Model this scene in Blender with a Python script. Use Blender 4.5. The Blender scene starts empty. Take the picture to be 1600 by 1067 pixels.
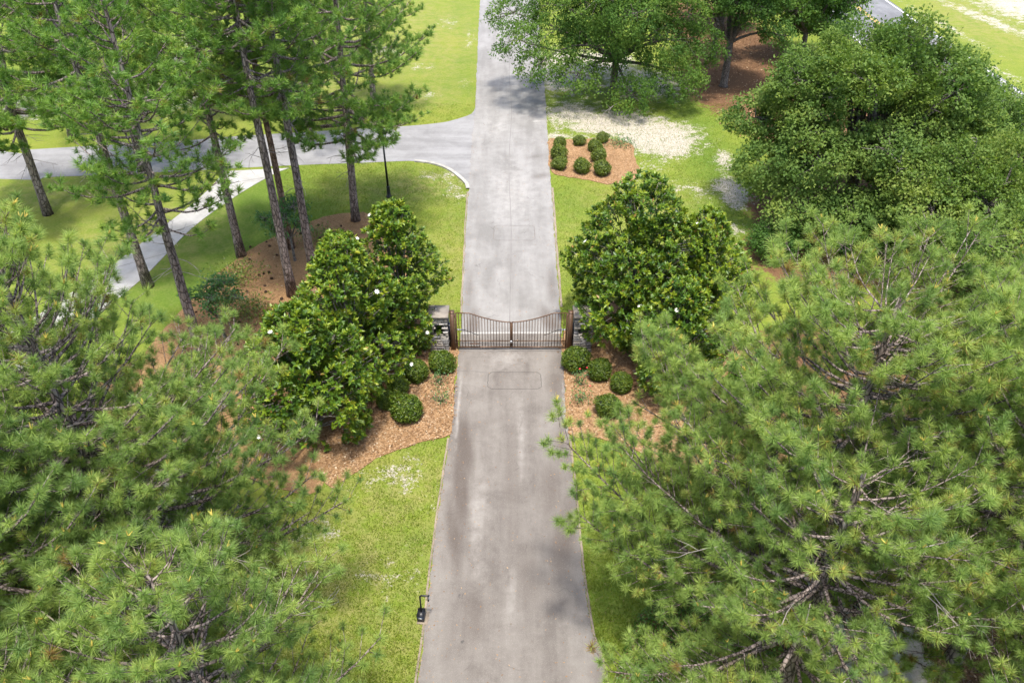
import bpy, math, random
import numpy as np
from mathutils import Vector, Matrix
from mathutils.geometry import tessellate_polygon

R = math.radians
scene = bpy.context.scene
COL = scene.collection

# ------------------------------------------------------------------ camera, sky, sun, exposure
CAM_H, PITCH, FPX = 20.0, 37.1, 1260.0
cam_d = bpy.data.cameras.new('camera')
cam = bpy.data.objects.new('camera', cam_d)
COL.objects.link(cam)
cam.location = (0, 0, CAM_H)
cam.rotation_euler = (R(90 - PITCH), 0, 0)
cam_d.sensor_width = 36.0
cam_d.lens = FPX / 1600 * 36.0
cam_d.clip_start = 0.1
cam_d.clip_end = 5000
scene.camera = cam

SUN_EL, SUN_AZ = 76.0, 178.0            # azimuth clockwise from +Y (the drive's direction)
world = bpy.data.worlds.new('World')
scene.world = world
world.use_nodes = True
wn = world.node_tree
sky = wn.nodes.new('ShaderNodeTexSky')
sky.sky_type = 'NISHITA'
sky.sun_disc = False
sky.sun_elevation = R(SUN_EL)
sky.sun_rotation = R(SUN_AZ)
sky.air_density = 1.0
sky.dust_density = 3.0
sky.ozone_density = 1.0
bg = wn.nodes['Background']
bg.inputs['Strength'].default_value = 0.15
wn.links.new(sky.outputs[0], bg.inputs['Color'])
sun_d = bpy.data.lights.new('sun', 'SUN')
sun_d.energy = 2.35
sun_d.angle = R(5.0)
sun_d.color = (1.0, 0.95, 0.86)
sun = bpy.data.objects.new('sun', sun_d)
COL.objects.link(sun)
sv = Vector((math.cos(R(SUN_EL)) * math.sin(R(SUN_AZ)), math.cos(R(SUN_EL)) * math.cos(R(SUN_AZ)), math.sin(R(SUN_EL))))
sun.rotation_euler = sv.to_track_quat('Z', 'Y').to_euler()
sun.location = sv * 100

vs = scene.view_settings
vs.view_transform = 'Standard'
vs.look = 'None'
vs.gamma = 1.0
vs.exposure = 1.44
vs.use_curve_mapping = False
scene.cycles.max_bounces = 8
scene.cycles.transparent_max_bounces = 8

# ------------------------------------------------------------------ helpers
SP, CP = math.sin(R(PITCH)), math.cos(R(PITCH))


def G(px, py, z=0.0):
    """Point of the level z under a pixel of the photograph."""
    u, v = (px - 800.0) / FPX, (py - 533.5) / FPX
    t = (CAM_H - z) / (SP + v * CP)
    return Vector((t * u, t * (CP - v * SP), z))


def at_Y(px, py, Y):
    u, v = (px - 800.0) / FPX, (py - 533.5) / FPX
    t = Y / (CP - v * SP)
    return Vector((t * u, Y, CAM_H - t * (SP + v * CP)))


def link(name, data, parent=None):
    o = bpy.data.objects.new(name, data)
    COL.objects.link(o)
    if parent is not None:
        o.parent = parent
    return o


def tag(o, label=None, cat=None, group=None, kind=None):
    for k, val in (('label', label), ('category', cat), ('group', group), ('kind', kind)):
        if val:
            o[k] = val
    return o


def thing(name, label, cat, loc=(0, 0, 0), rz=0.0, group=None):
    o = link(name, None)
    o.location = loc
    o.rotation_euler = (0, 0, rz)
    return tag(o, label, cat, group)


def dup(root, loc, rz, scale, label, group=None):
    r = root.copy()
    COL.objects.link(r)
    r.location = loc
    r.rotation_euler = (0, 0, rz)
    r.scale = scale
    r['label'] = label
    if group:
        r['group'] = group
    for ch in list(root.children):
        c = ch.copy()
        COL.objects.link(c)
        c.parent = r
        for g in ch.children:
            d = g.copy()
            COL.objects.link(d)
            d.parent = c
    return r


class MB:
    """Collects numpy blocks of quads/triangles into one mesh."""

    def __init__(self):
        self.v, self.f, self.n, self.t = [], [], 0, []

    def add(self, V, F, tint=None):
        V = np.asarray(V, dtype=np.float32).reshape(-1, 3)
        F = np.asarray(F, dtype=np.int32)
        self.v.append(V)
        self.f.append(F + self.n)
        self.n += len(V)
        self.t.append(np.full(len(V), 0.5, np.float32) if tint is None else np.broadcast_to(np.asarray(tint, np.float32), (len(V),)))

    def mesh(self, name, mat, smooth=False, attr=None):
        me = bpy.data.meshes.new(name)
        V = np.concatenate(self.v) if self.v else np.zeros((0, 3), np.float32)
        me.vertices.add(len(V))
        me.vertices.foreach_set('co', V.ravel())
        loops = np.concatenate([f.ravel() for f in self.f])
        cnt = np.concatenate([np.full(len(f), f.shape[1], np.int32) for f in self.f])
        st = np.concatenate([[0], np.cumsum(cnt)[:-1]]).astype(np.int32)
        me.loops.add(len(loops))
        me.loops.foreach_set('vertex_index', loops)
        me.polygons.add(len(cnt))
        me.polygons.foreach_set('loop_start', st)
        me.update(calc_edges=True)
        a = me.attributes.new('tint', 'FLOAT', 'POINT')
        a.data.foreach_set('value', np.concatenate(self.t))
        for k, val in (attr or {}).items():
            a = me.attributes.new(k, 'FLOAT', 'POINT')
            a.data.foreach_set('value', np.asarray(val, np.float32))
        if smooth:
            me.polygons.foreach_set('use_smooth', np.ones(len(cnt), bool))
        if mat:
            me.materials.append(mat)
        return me

    def build(self, name, mat, parent=None, smooth=False, attr=None):
        return link(name, self.mesh(name, mat, smooth, attr), parent)

    def box(self, c, s, rz=0.0, tint=None, taper=1.0):
        x, y, z = s[0] / 2, s[1] / 2, s[2] / 2
        V = []
        for dz, k in ((-z, 1.0), (z, taper)):
            for dx, dy in ((-x, -y), (x, -y), (x, y), (-x, y)):
                V.append((dx * k, dy * k, dz))
        V = np.array(V)
        ca, sa = math.cos(rz), math.sin(rz)
        V = np.stack([V[:, 0] * ca - V[:, 1] * sa, V[:, 0] * sa + V[:, 1] * ca, V[:, 2]], 1) + np.array(c)
        self.add(V, [(3, 2, 1, 0), (4, 5, 6, 7), (0, 1, 5, 4), (1, 2, 6, 5), (2, 3, 7, 6), (3, 0, 4, 7)], tint)

    def tube(self, pts, rad, n=8, tint=None, cap=True, wob=0.0, rng=None):
        pts = np.asarray(pts, float)
        rad = np.broadcast_to(np.asarray(rad, float), (len(pts),))
        T = np.gradient(pts, axis=0)
        T /= np.linalg.norm(T, axis=1, keepdims=True) + 1e-9
        ref = np.array([0.0, 0, 1]) if abs(T[:, 2]).mean() < 0.8 else np.array([1.0, 0, 0])
        A = np.cross(T, ref)
        A /= np.linalg.norm(A, axis=1, keepdims=True) + 1e-9
        B = np.cross(T, A)
        th = np.arange(n) * 2 * math.pi / n
        rr = rad[:, None] * np.ones(n)[None]
        if wob and rng is not None:
            rr = rr * (1 + wob * rng.standard_normal(rr.shape))
        V = pts[:, None] + rr[..., None] * (np.cos(th)[None, :, None] * A[:, None] + np.sin(th)[None, :, None] * B[:, None])
        m = len(pts)
        i = np.arange(m - 1)[:, None] * n
        j = np.arange(n)[None]
        k = (j + 1) % n
        F = np.stack([i + j, i + k, i + n + k, i + n + j], -1).reshape(-1, 4)
        self.add(V.reshape(-1, 3), F, tint)
        if cap:
            base = self.n - m * n
            self.f.append(np.array([np.arange(n)[::-1] + base]))
            self.f.append(np.array([np.arange(n) + base + (m - 1) * n]))

    def segs(self, P0, P1, r0, r1, n=4, tint=None):
        P0, P1 = np.asarray(P0, float), np.asarray(P1, float)
        if len(P0) == 0:
            return
        r0 = np.broadcast_to(r0, (len(P0),))
        r1 = np.broadcast_to(r1, (len(P0),))
        T = P1 - P0
        T /= np.linalg.norm(T, axis=1, keepdims=True) + 1e-9
        A = perp(T)
        B = np.cross(T, A)
        th = np.arange(n) * 2 * math.pi / n
        ring = np.cos(th)[None, :, None] * A[:, None] + np.sin(th)[None, :, None] * B[:, None]
        V = np.concatenate([P0[:, None] + ring * r0[:, None, None], P1[:, None] + ring * r1[:, None, None]], 1)
        i = np.arange(len(P0))[:, None] * 2 * n
        j = np.arange(n)[None]
        k = (j + 1) % n
        F = np.stack([i + j, i + k, i + n + k, i + n + j], -1).reshape(-1, 4)
        self.add(V.reshape(-1, 3), F, tint)


def perp(T):
    ref = np.where(np.abs(T[:, 2:3]) < 0.9, np.array([[0.0, 0, 1]]), np.array([[1.0, 0, 0]]))
    A = np.cross(T, ref)
    return A / (np.linalg.norm(A, axis=1, keepdims=True) + 1e-9)


def unit(V):
    return V / (np.linalg.norm(V, axis=-1, keepdims=True) + 1e-9)


def rdir(rng, n):
    return unit(rng.standard_normal((n, 3)))


def leaves(mb, C, N, A, L, W, tint, fold=0.0):
    """Diamond leaves: centre, normal hint, axis, length, width."""
    A = unit(A)
    Bv = unit(np.cross(N, A))
    Nn = np.cross(A, Bv)
    L = np.broadcast_to(L, (len(C),))[:, None]
    W = np.broadcast_to(W, (len(C),))[:, None]
    p0 = C - A * L * 0.5
    p2 = C + A * L * 0.5 - Nn * L * 0.12
    p1 = C + Bv * W * 0.5 + Nn * W * fold
    p3 = C - Bv * W * 0.5 + Nn * W * fold
    V = np.stack([p0, p1, p2, p3], 1).reshape(-1, 3)
    i = np.arange(len(C))[:, None] * 4
    tt = np.repeat(np.broadcast_to(tint, (len(C),)), 4)
    if fold:
        F = np.concatenate([i + np.array([[0, 1, 2]]), i + np.array([[0, 2, 3]])])
    else:
        F = i + np.array([[0, 1, 2, 3]])
    mb.add(V, F, tt)


def in_poly(P, poly):
    x, y = P[:, 0], P[:, 1]
    inside = np.zeros(len(P), bool)
    n = len(poly)
    for i in range(n):
        x0, y0 = poly[i][0], poly[i][1]
        x1, y1 = poly[(i + 1) % n][0], poly[(i + 1) % n][1]
        c = ((y0 > y) != (y1 > y)) & (x < (x1 - x0) * (y - y0) / (y1 - y0 + 1e-12) + x0)
        inside ^= c
    return inside


def smooth_line(pts, step=0.25, jit=0.0, seed=0, closed=False):
    """Catmull-Rom through ground points, evenly resampled."""
    P = [np.array(p[:2], float) for p in pts]
    n = len(P)
    out = []
    rng = np.random.default_rng(seed)
    for i in range(n if closed else n - 1):
        if closed:
            a, b, c, d = P[(i - 1) % n], P[i], P[(i + 1) % n], P[(i + 2) % n]
        else:
            a, b, c, d = P[max(i - 1, 0)], P[i], P[i + 1], P[min(i + 2, n - 1)]
        m = max(2, int(np.linalg.norm(c - b) / step))
        for k in range(m):
            t = k / m
            out.append(0.5 * ((2 * b) + (-a + c) * t + (2 * a - 5 * b + 4 * c - d) * t * t + (-a + 3 * b - 3 * c + d) * t ** 3))
    if not closed:
        out.append(P[-1])
    out = np.array(out)
    if jit:
        out = out + rng.normal(0, jit, out.shape)
    return out


def sheet(name, outline, z, mat, kind='structure', parent=None, thick=0.0):
    pts = [Vector((p[0], p[1], z)) for p in outline]
    tris = tessellate_polygon([pts])
    mb = MB()
    F = []
    for t in tris:
        a, b, c = (pts[i] for i in t)
        F.append(t if (b - a).cross(c - a).z > 0 else (t[0], t[2], t[1]))
    mb.add(np.array([tuple(p) for p in pts]), F)
    if thick:
        n = len(pts)
        V = np.array([(p.x, p.y, p.z) for p in pts] + [(p.x, p.y, p.z - thick) for p in pts])
        i = np.arange(n)
        j = (i + 1) % n
        mb.add(V, np.stack([i, i + n, j + n, j], 1))
    o = mb.build(name, mat, parent)
    if kind:
        o['kind'] = kind
    return o


def ribbon(name, line, width, z, mat, kind='structure', h=0.0, parent=None):
    L = np.asarray(line, float)[:, :2]
    T = unit(np.gradient(L, axis=0))
    Nn = np.stack([-T[:, 1], T[:, 0]], 1)
    a, b = L + Nn * width / 2, L - Nn * width / 2
    n = len(L)
    mb = MB()
    V = np.concatenate([np.c_[a, np.full(n, z)], np.c_[b, np.full(n, z)]])
    i = np.arange(n - 1)
    mb.add(V, np.stack([i + n, i + n + 1, i + 1, i], 1))
    if h:
        V = np.concatenate([np.c_[a, np.full(n, z)], np.c_[a, np.full(n, z - h)], np.c_[b, np.full(n, z - h)], np.c_[b, np.full(n, z)]])
        mb.add(V, np.concatenate([np.stack([i, i + 1, i + 1 + n, i + n], 1), np.stack([i + 2 * n, i + 1 + 2 * n, i + 1 + 3 * n, i + 3 * n], 1)]))
    o = mb.build(name, mat, parent)
    if kind:
        o['kind'] = kind
    return o


# ------------------------------------------------------------------ materials
def new_mat(name):
    m = bpy.data.materials.new(name)
    m.use_nodes = True
    return m, m.node_tree.nodes, m.node_tree.links, m.node_tree.nodes['Principled BSDF']


class NT:
    def __init__(self, m):
        self.n, self.l = m.node_tree.nodes, m.node_tree.links

    def pos(self, scale=(1, 1, 1)):
        g = self.n.new('ShaderNodeNewGeometry')
        mp = self.n.new('ShaderNodeMapping')
        mp.inputs['Scale'].default_value = scale
        self.l.new(g.outputs['Position'], mp.inputs['Vector'])
        return mp.outputs[0]

    def obj(self, scale=(1, 1, 1)):
        g = self.n.new('ShaderNodeTexCoord')
        mp = self.n.new('ShaderNodeMapping')
        mp.inputs['Scale'].default_value = scale
        self.l.new(g.outputs['Object'], mp.inputs['Vector'])
        return mp.outputs[0]

    def noise(self, vec, scale, detail=4.0, rough=0.55, dist=0.0):
        t = self.n.new('ShaderNodeTexNoise')
        t.inputs['Scale'].default_value = scale
        t.inputs['Detail'].default_value = detail
        t.inputs['Roughness'].default_value = rough
        t.inputs['Distortion'].default_value = dist
        self.l.new(vec, t.inputs['Vector'])
        return t.outputs['Fac']

    def ramp(self, fac, stops):
        r = self.n.new('ShaderNodeValToRGB')
        e = r.color_ramp.elements
        while len(e) < len(stops):
            e.new(0.5)
        for k, (p, c) in zip(e, stops):
            k.position = p
            k.color = (*c, 1) if len(c) == 3 else c
        self.l.new(fac, r.inputs['Fac'])
        return r.outputs['Color']

    def rampf(self, fac, a, b):
        r = self.n.new('ShaderNodeMapRange')
        r.inputs['From Min'].default_value = a
        r.inputs['From Max'].default_value = b
        r.interpolation_type = 'SMOOTHSTEP'
        self.l.new(fac, r.inputs['Value'])
        return r.outputs[0]

    def mix(self, fac, a, b, mode='MIX'):
        m = self.n.new('ShaderNodeMix')
        m.data_type = 'RGBA'
        m.blend_type = mode
        for s, val in ((m.inputs[0], fac), (m.inputs[6], a), (m.inputs[7], b)):
            if isinstance(val, (int, float)):
                s.default_value = val
            elif isinstance(val, tuple):
                s.default_value = (*val, 1)
            else:
                self.l.new(val, s)
        return m.outputs[2]

    def math(self, op, a, b=0.0, clamp=False):
        m = self.n.new('ShaderNodeMath')
        m.operation = op
        m.use_clamp = clamp
        for s, val in ((m.inputs[0], a), (m.inputs[1], b)):
            if isinstance(val, (int, float)):
                s.default_value = val
            else:
                self.l.new(val, s)
        return m.outputs[0]

    def attr(self, name):
        a = self.n.new('ShaderNodeAttribute')
        a.attribute_name = name
        return a.outputs['Fac']

    def rand(self):
        return self.n.new('ShaderNodeObjectInfo').outputs['Random']

    def bump(self, h, strength, dist=0.02):
        b = self.n.new('ShaderNodeBump')
        b.inputs['Strength'].default_value = strength
        b.inputs['Distance'].default_value = dist
        self.l.new(h, b.inputs['Height'])
        return b.outputs[0]


def leaf_mat(name, stops, trans=0.35, rough=0.5, spec=0.3, tcol=(1.2, 1.25, 0.6)):
    """Leaf colour by the per-spray tint (stops), light passing through."""
    m, n, l, p = new_mat(name)
    t = NT(m)
    col = t.ramp(t.attr('tint'), stops)
    l.new(col, p.inputs['Base Color'])
    p.inputs['Roughness'].default_value = rough
    p.inputs['Specular IOR Level'].default_value = spec
    tr = n.new('ShaderNodeBsdfTranslucent')
    l.new(t.mix(1.0, col, tcol, 'MULTIPLY'), tr.inputs['Color'])
    mx = n.new('ShaderNodeMixShader')
    mx.inputs[0].default_value = trans
    l.new(p.outputs[0], mx.inputs[1])
    l.new(tr.outputs[0], mx.inputs[2])
    l.new(mx.outputs[0], n['Material Output'].inputs['Surface'])
    return m


def plain(name, col, rough=0.6, metal=0.0, var=0.25, scale=8.0, bump=0.0):
    m, n, l, p = new_mat(name)
    t = NT(m)
    f = t.noise(t.obj(), scale, 5)
    c = t.ramp(f, [(0.3, tuple(x * (1 - var) for x in col)), (0.7, tuple(min(1, x * (1 + var)) for x in col))])
    l.new(c, p.inputs['Base Color'])
    p.inputs['Roughness'].default_value = rough
    p.inputs['Metallic'].default_value = metal
    if bump:
        l.new(t.bump(t.noise(t.obj(), scale * 5, 4), bump), p.inputs['Normal'])
    return m


def bark_mat(name, a, b, c, scale=6.0):
    m, n, l, p = new_mat(name)
    t = NT(m)
    v = t.obj((1, 1, 0.35))
    vo = n.new('ShaderNodeTexVoronoi')
    vo.feature = 'DISTANCE_TO_EDGE'
    vo.inputs['Scale'].default_value = scale * 1.6
    l.new(v, vo.inputs['Vector'])
    plate = t.rampf(vo.outputs['Distance'], 0.0, 0.14)
    col = t.ramp(t.noise(v, scale, 6), [(0.3, a), (0.5, b), (0.72, c)])
    col = t.mix(plate, t.mix(0.75, col, (0.018, 0.014, 0.012)), col)
    col = t.mix(t.math('MULTIPLY', t.attr('tint'), 0.0), col, col)
    l.new(col, p.inputs['Base Color'])
    p.inputs['Roughness'].default_value = 0.95
    p.inputs['Specular IOR Level'].default_value = 0.1
    l.new(t.bump(plate, 0.9, 0.03), p.inputs['Normal'])
    return m


# lawn: one green sheet; bare sand, leaf litter and dry turf come from the ground's own marks
def lawn_material():
    m, n, l, p = new_mat('lawn')
    t = NT(m)
    P = t.pos()
    big = t.noise(P, 0.14, 3, 0.5)
    mid = t.noise(P, 0.9, 5, 0.6)
    fine = t.noise(P, 9.0, 6, 0.75)
    vfine = t.noise(P, 38.0, 4, 0.8)
    g1 = t.ramp(big, [(0.35, (0.095, 0.162, 0.015)), (0.52, (0.149, 0.200, 0.020)), (0.68, (0.199, 0.217, 0.026))])
    g2 = t.ramp(mid, [(0.3, (0.090, 0.155, 0.015)), (0.55, (0.162, 0.204, 0.022)), (0.75, (0.234, 0.231, 0.050))])
    col = t.mix(0.5, g1, g2)
    col = t.mix(0.20, col, (0.122, 0.140, 0.043))
    tan = t.math('MULTIPLY', t.rampf(t.noise(P, 4.2, 7, 0.8), 0.54, 0.68), t.rampf(t.noise(P, 0.5, 3), 0.35, 0.65))
    col = t.mix(t.math('MULTIPLY', tan, 0.7), col, (0.256, 0.207, 0.104))
    col = t.mix(t.rampf(fine, 0.5, 0.72), col, t.mix(0.55, col, (0.298, 0.262, 0.109)))
    col = t.mix(t.rampf(fine, 0.5, 0.28), col, t.mix(0.55, col, (0.054, 0.109, 0.009)))
    col = t.mix(t.rampf(vfine, 0.5, 0.25), col, t.mix(0.5, col, (0.040, 0.082, 0.009)))
    col = t.mix(t.rampf(vfine, 0.58, 0.75), col, t.mix(0.3, col, (0.271, 0.298, 0.072)))
    # lusher turf and tree shade, both painted as cooler, darker green
    shade_lush = t.attr('shade_lush')
    col = t.mix(t.math('MULTIPLY', shade_lush, 0.75), col, t.mix(t.rampf(fine, 0.35, 0.65), (0.040, 0.095, 0.012), (0.077, 0.140, 0.020)))
    # dry yellow turf
    dry = t.math('MULTIPLY', t.attr('dry'), t.rampf(t.noise(P, 1.7, 6, 0.7), 0.35, 0.65))
    col = t.mix(dry, col, t.mix(fine, (0.181, 0.144, 0.045), (0.325, 0.279, 0.144)))
    # leaf litter
    lit = t.rampf(t.math('ADD', t.attr('litter'), t.math('MULTIPLY', t.math('SUBTRACT', t.noise(P, 2.2, 7, 0.75), 0.5), 1.1)), 0.45, 0.6)
    lc = t.ramp(t.noise(P, 16, 7, 0.8), [(0.3, (0.044, 0.024, 0.013)), (0.5, (0.126, 0.068, 0.036)), (0.7, (0.222, 0.141, 0.081))])
    col = t.mix(lit, col, lc)
    # bare sand
    sn = t.math('ADD', t.attr('sand'), t.math('MULTIPLY', t.math('SUBTRACT', t.noise(P, 1.3, 10, 0.82), 0.5), 2.6))
    sn = t.math('ADD', sn, t.math('MULTIPLY', t.math('SUBTRACT', t.noise(P, 9.0, 6, 0.8), 0.5), 1.5))
    sa = t.math('MULTIPLY', t.rampf(sn, 0.40, 0.62), t.rampf(t.attr('sand'), 0.05, 0.25))
    sc = t.ramp(t.noise(P, 5, 8, 0.75), [(0.3, (0.27, 0.235, 0.185)), (0.5, (0.35, 0.318, 0.262)), (0.7, (0.41, 0.385, 0.33))])
    sc = t.mix(t.rampf(t.noise(P, 11, 5, 0.7), 0.56, 0.70), sc, (0.067, 0.074, 0.026))
    col = t.mix(sa, col, sc)
    l.new(col, p.inputs['Base Color'])
    p.inputs['Roughness'].default_value = 0.95
    p.inputs['Specular IOR Level'].default_value = 0.08
    h = t.math('ADD', t.math('MULTIPLY', fine, 0.6), t.math('MULTIPLY', vfine, 0.5))
    l.new(t.bump(h, 0.7, 0.05), p.inputs['Normal'])
    return m


def pavement(name, c0, c1, c2, dark_col, rough=0.9, along=(1, 0.12, 1), grain=60.0):
    m, n, l, p = new_mat(name)
    t = NT(m)
    P = t.pos()
    streak = t.noise(t.pos(along), 1.1, 5, 0.6)
    blot = t.noise(P, 0.55, 6, 0.65, 0.6)
    blot2 = t.noise(P, 2.3, 6, 0.7)
    gr = t.noise(P, grain, 3, 0.8)
    gr2 = t.noise(P, 14.0, 5, 0.8)
    f = t.math('ADD', t.math('MULTIPLY', streak, 0.45), t.math('ADD', t.math('MULTIPLY', blot, 0.35), t.math('MULTIPLY', blot2, 0.2)))
    col = t.ramp(f, [(0.42, c0), (0.5, c1), (0.58, c2)])
    st = t.attr('dark_patch')  # darker patches from the mesh attribute
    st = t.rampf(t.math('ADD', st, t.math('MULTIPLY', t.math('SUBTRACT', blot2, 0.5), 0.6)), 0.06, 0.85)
    col = t.mix(t.math('MULTIPLY', st, 0.68), col, dark_col)
    pl = t.rampf(t.math('ADD', t.attr('pale'), t.math('MULTIPLY', t.math('SUBTRACT', blot2, 0.5), 0.7)), 0.25, 1.0)
    col = t.mix(t.math('MULTIPLY', pl, 0.5), col, (0.46, 0.44, 0.41))
    ol = t.rampf(t.math('ADD', t.attr('oil'), t.math('MULTIPLY', t.math('SUBTRACT', gr2, 0.5), 0.9)), 0.45, 0.62)
    col = t.mix(t.math('MULTIPLY', ol, 0.7), col, (0.05, 0.048, 0.046))
    col = t.mix(t.rampf(gr, 0.52, 0.78), col, t.mix(0.45, col, (0.42, 0.40, 0.38)))
    col = t.mix(t.rampf(gr, 0.48, 0.22), col, t.mix(0.45, col, (0.07, 0.065, 0.06)))
    col = t.mix(t.rampf(gr2, 0.62, 0.75), col, t.mix(0.35, col, (0.10, 0.09, 0.085)))
    # hairline cracks
    vo = n.new('ShaderNodeTexVoronoi')
    vo.feature = 'DISTANCE_TO_EDGE'
    vo.inputs['Scale'].default_value = 0.33
    wv = n.new('ShaderNodeVectorMath')
    wv.operation = 'ADD'
    nz = n.new('ShaderNodeTexNoise')
    nz.inputs['Scale'].default_value = 1.5
    nz.inputs['Detail'].default_value = 5
    l.new(P, nz.inputs['Vector'])
    l.new(P, wv.inputs[0])
    l.new(nz.outputs['Color'], wv.inputs[1])
    l.new(wv.outputs[0], vo.inputs['Vector'])
    cr = t.math('MULTIPLY', t.rampf(vo.outputs['Distance'], 0.006, 0.0), t.rampf(t.noise(P, 0.8, 2), 0.52, 0.62))
    col = t.mix(t.math('MULTIPLY', cr, 0.55), col, (0.07, 0.06, 0.055))
    l.new(col, p.inputs['Base Color'])
    p.inputs['Roughness'].default_value = rough
    p.inputs['Specular IOR Level'].default_value = 0.25
    l.new(t.bump(gr, 0.25, 0.01), p.inputs['Normal'])
    return m


def mulch_material(name, stops, chip=22.0):
    m, n, l, p = new_mat(name)
    t = NT(m)
    P = t.pos()
    vo = n.new('ShaderNodeTexVoronoi')
    vo.inputs['Scale'].default_value = chip
    l.new(P, vo.inputs['Vector'])
    sep = n.new('ShaderNodeSeparateColor')
    l.new(vo.outputs['Color'], sep.inputs[0])
    f = t.math('ADD', t.math('MULTIPLY', sep.outputs[0], 0.45), t.math('MULTIPLY', t.noise(P, 7, 8, 0.8), 0.55))
    col = t.ramp(f, stops)
    big = t.noise(P, 0.8, 5, 0.6)
    col = t.mix(t.rampf(big, 0.45, 0.75), col, t.mix(0.5, col, stops[0][1]))
    l.new(col, p.inputs['Base Color'])
    p.inputs['Roughness'].default_value = 0.95
    p.inputs['Specular IOR Level'].default_value = 0.1
    l.new(t.bump(f, 0.8, 0.04), p.inputs['Normal'])
    return m


M = {}
M['lawn'] = lawn_material()
M['drive_near'] = pavement('old_asphalt', (0.111, 0.098, 0.087), (0.147, 0.132, 0.118), (0.180, 0.165, 0.148), (0.064, 0.049, 0.040))
M['drive_far'] = pavement('pale_asphalt', (0.164, 0.158, 0.150), (0.203, 0.196, 0.187), (0.240, 0.233, 0.224), (0.080, 0.064, 0.055))
M['street'] = pavement('street_asphalt', (0.167, 0.164, 0.164), (0.204, 0.201, 0.201), (0.237, 0.235, 0.235), (0.089, 0.074, 0.067), along=(0.12, 1, 1))
M['road'] = pavement('road_asphalt', (0.111, 0.112, 0.118), (0.141, 0.143, 0.150), (0.174, 0.176, 0.182), (0.059, 0.059, 0.059))
M['concrete'] = pavement('pale_concrete', (0.281, 0.274, 0.259), (0.326, 0.318, 0.303), (0.363, 0.355, 0.340), (0.178, 0.155, 0.133), along=(1, 1, 1))
M['kerb'] = plain('kerb_concrete', (0.296, 0.281, 0.252), 0.9, var=0.3, scale=3.0)
M['edging'] = plain('worn_edging', (0.205, 0.165, 0.125), 0.95, var=0.35, scale=1.2)
M['mulch'] = mulch_material('bark_mulch', [(0.22, (0.135, 0.076, 0.036)), (0.42, (0.235, 0.138, 0.068)), (0.58, (0.285, 0.175, 0.090)), (0.76, (0.35, 0.24, 0.145))])
M['straw'] = mulch_material('pine_straw', [(0.22, (0.160, 0.090, 0.043)), (0.42, (0.237, 0.139, 0.067)), (0.58, (0.281, 0.168, 0.083)), (0.76, (0.330, 0.215, 0.117))], 40.0)
M['chip'] = leaf_mat('bark_chip', [(0.0, (0.12, 0.066, 0.034)), (0.4, (0.225, 0.132, 0.066)), (0.75, (0.32, 0.215, 0.125)), (1.0, (0.42, 0.34, 0.24))], 0.0, 0.9, 0.1)
M['tar'] = plain('tar_sealant', (0.045, 0.040, 0.036), 0.8, var=0.6, scale=2.5)
M['faded_tar'] = plain('faded_sealant', (0.105, 0.085, 0.075), 0.8, var=0.4, scale=1.5)
M['fine_seam'] = plain('fine_seam', (0.150, 0.143, 0.136), 0.9, var=0.25, scale=1.0)
M['seam'] = plain('seam_mortar', (0.126, 0.115, 0.107), 0.9, var=0.5, scale=2.0)
M['white_line'] = plain('white_road_paint', (0.548, 0.540, 0.518), 0.7, var=0.2, scale=2.0)
M['yellow_line'] = plain('yellow_road_paint', (0.488, 0.311, 0.037), 0.7, var=0.2, scale=2.0)

M['needle'] = leaf_mat('pine_needle', [(0.0, (0.122, 0.209, 0.061)), (0.35, (0.191, 0.290, 0.073)), (0.7, (0.279, 0.377, 0.091)), (0.94, (0.377, 0.449, 0.108)), (1.0, (0.255, 0.163, 0.056))], 0.42, 0.5, 0.3, (1.25, 1.2, 0.65))
M['needle_far'] = leaf_mat('tall_pine_needle', [(0.0, (0.077, 0.170, 0.037)), (0.35, (0.128, 0.244, 0.046)), (0.7, (0.189, 0.313, 0.056)), (0.94, (0.266, 0.371, 0.066)), (1.0, (0.216, 0.148, 0.051))], 0.42, 0.5, 0.3, (1.25, 1.2, 0.65))
M['candle'] = plain('pine_candle', (0.42, 0.33, 0.06), 0.7)
M['magnolia'] = leaf_mat('magnolia_leaf', [(0.0, (0.035, 0.089, 0.011)), (0.4, (0.083, 0.159, 0.012)), (0.75, (0.187, 0.258, 0.017)), (0.92, (0.280, 0.314, 0.023)), (1.0, (0.280, 0.171, 0.046))], 0.27, 0.42, 0.45)
M['oak'] = leaf_mat('oak_leaf', [(0.0, (0.056, 0.115, 0.028)), (0.4, (0.098, 0.168, 0.036)), (0.75, (0.150, 0.222, 0.046)), (1.0, (0.205, 0.262, 0.056))], 0.4, 0.6, 0.15)
M['willow_oak'] = leaf_mat('willow_oak_leaf', [(0.0, (0.044, 0.103, 0.022)), (0.4, (0.076, 0.151, 0.026)), (0.75, (0.118, 0.200, 0.034)), (1.0, (0.163, 0.238, 0.038))], 0.4, 0.6, 0.15)
M['boxwood'] = leaf_mat('boxwood_leaf', [(0.0, (0.037, 0.080, 0.009)), (0.5, (0.080, 0.133, 0.012)), (1.0, (0.151, 0.187, 0.016))], 0.25, 0.4, 0.4)
M['bed_shrub'] = leaf_mat('bed_shrub_leaf', [(0.0, (0.060, 0.099, 0.015)), (0.5, (0.111, 0.158, 0.019)), (1.0, (0.188, 0.217, 0.033))], 0.25, 0.4, 0.4)
M['young_leaf'] = leaf_mat('young_tree_leaf', [(0.0, (0.044, 0.112, 0.044)), (0.5, (0.078, 0.178, 0.061)), (1.0, (0.145, 0.246, 0.068))], 0.35, 0.45, 0.3)
M['cover'] = leaf_mat('ground_cover_leaf', [(0.0, (0.040, 0.095, 0.012)), (0.5, (0.085, 0.160, 0.014)), (1.0, (0.140, 0.215, 0.020))], 0.3, 0.4, 0.4)
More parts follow.
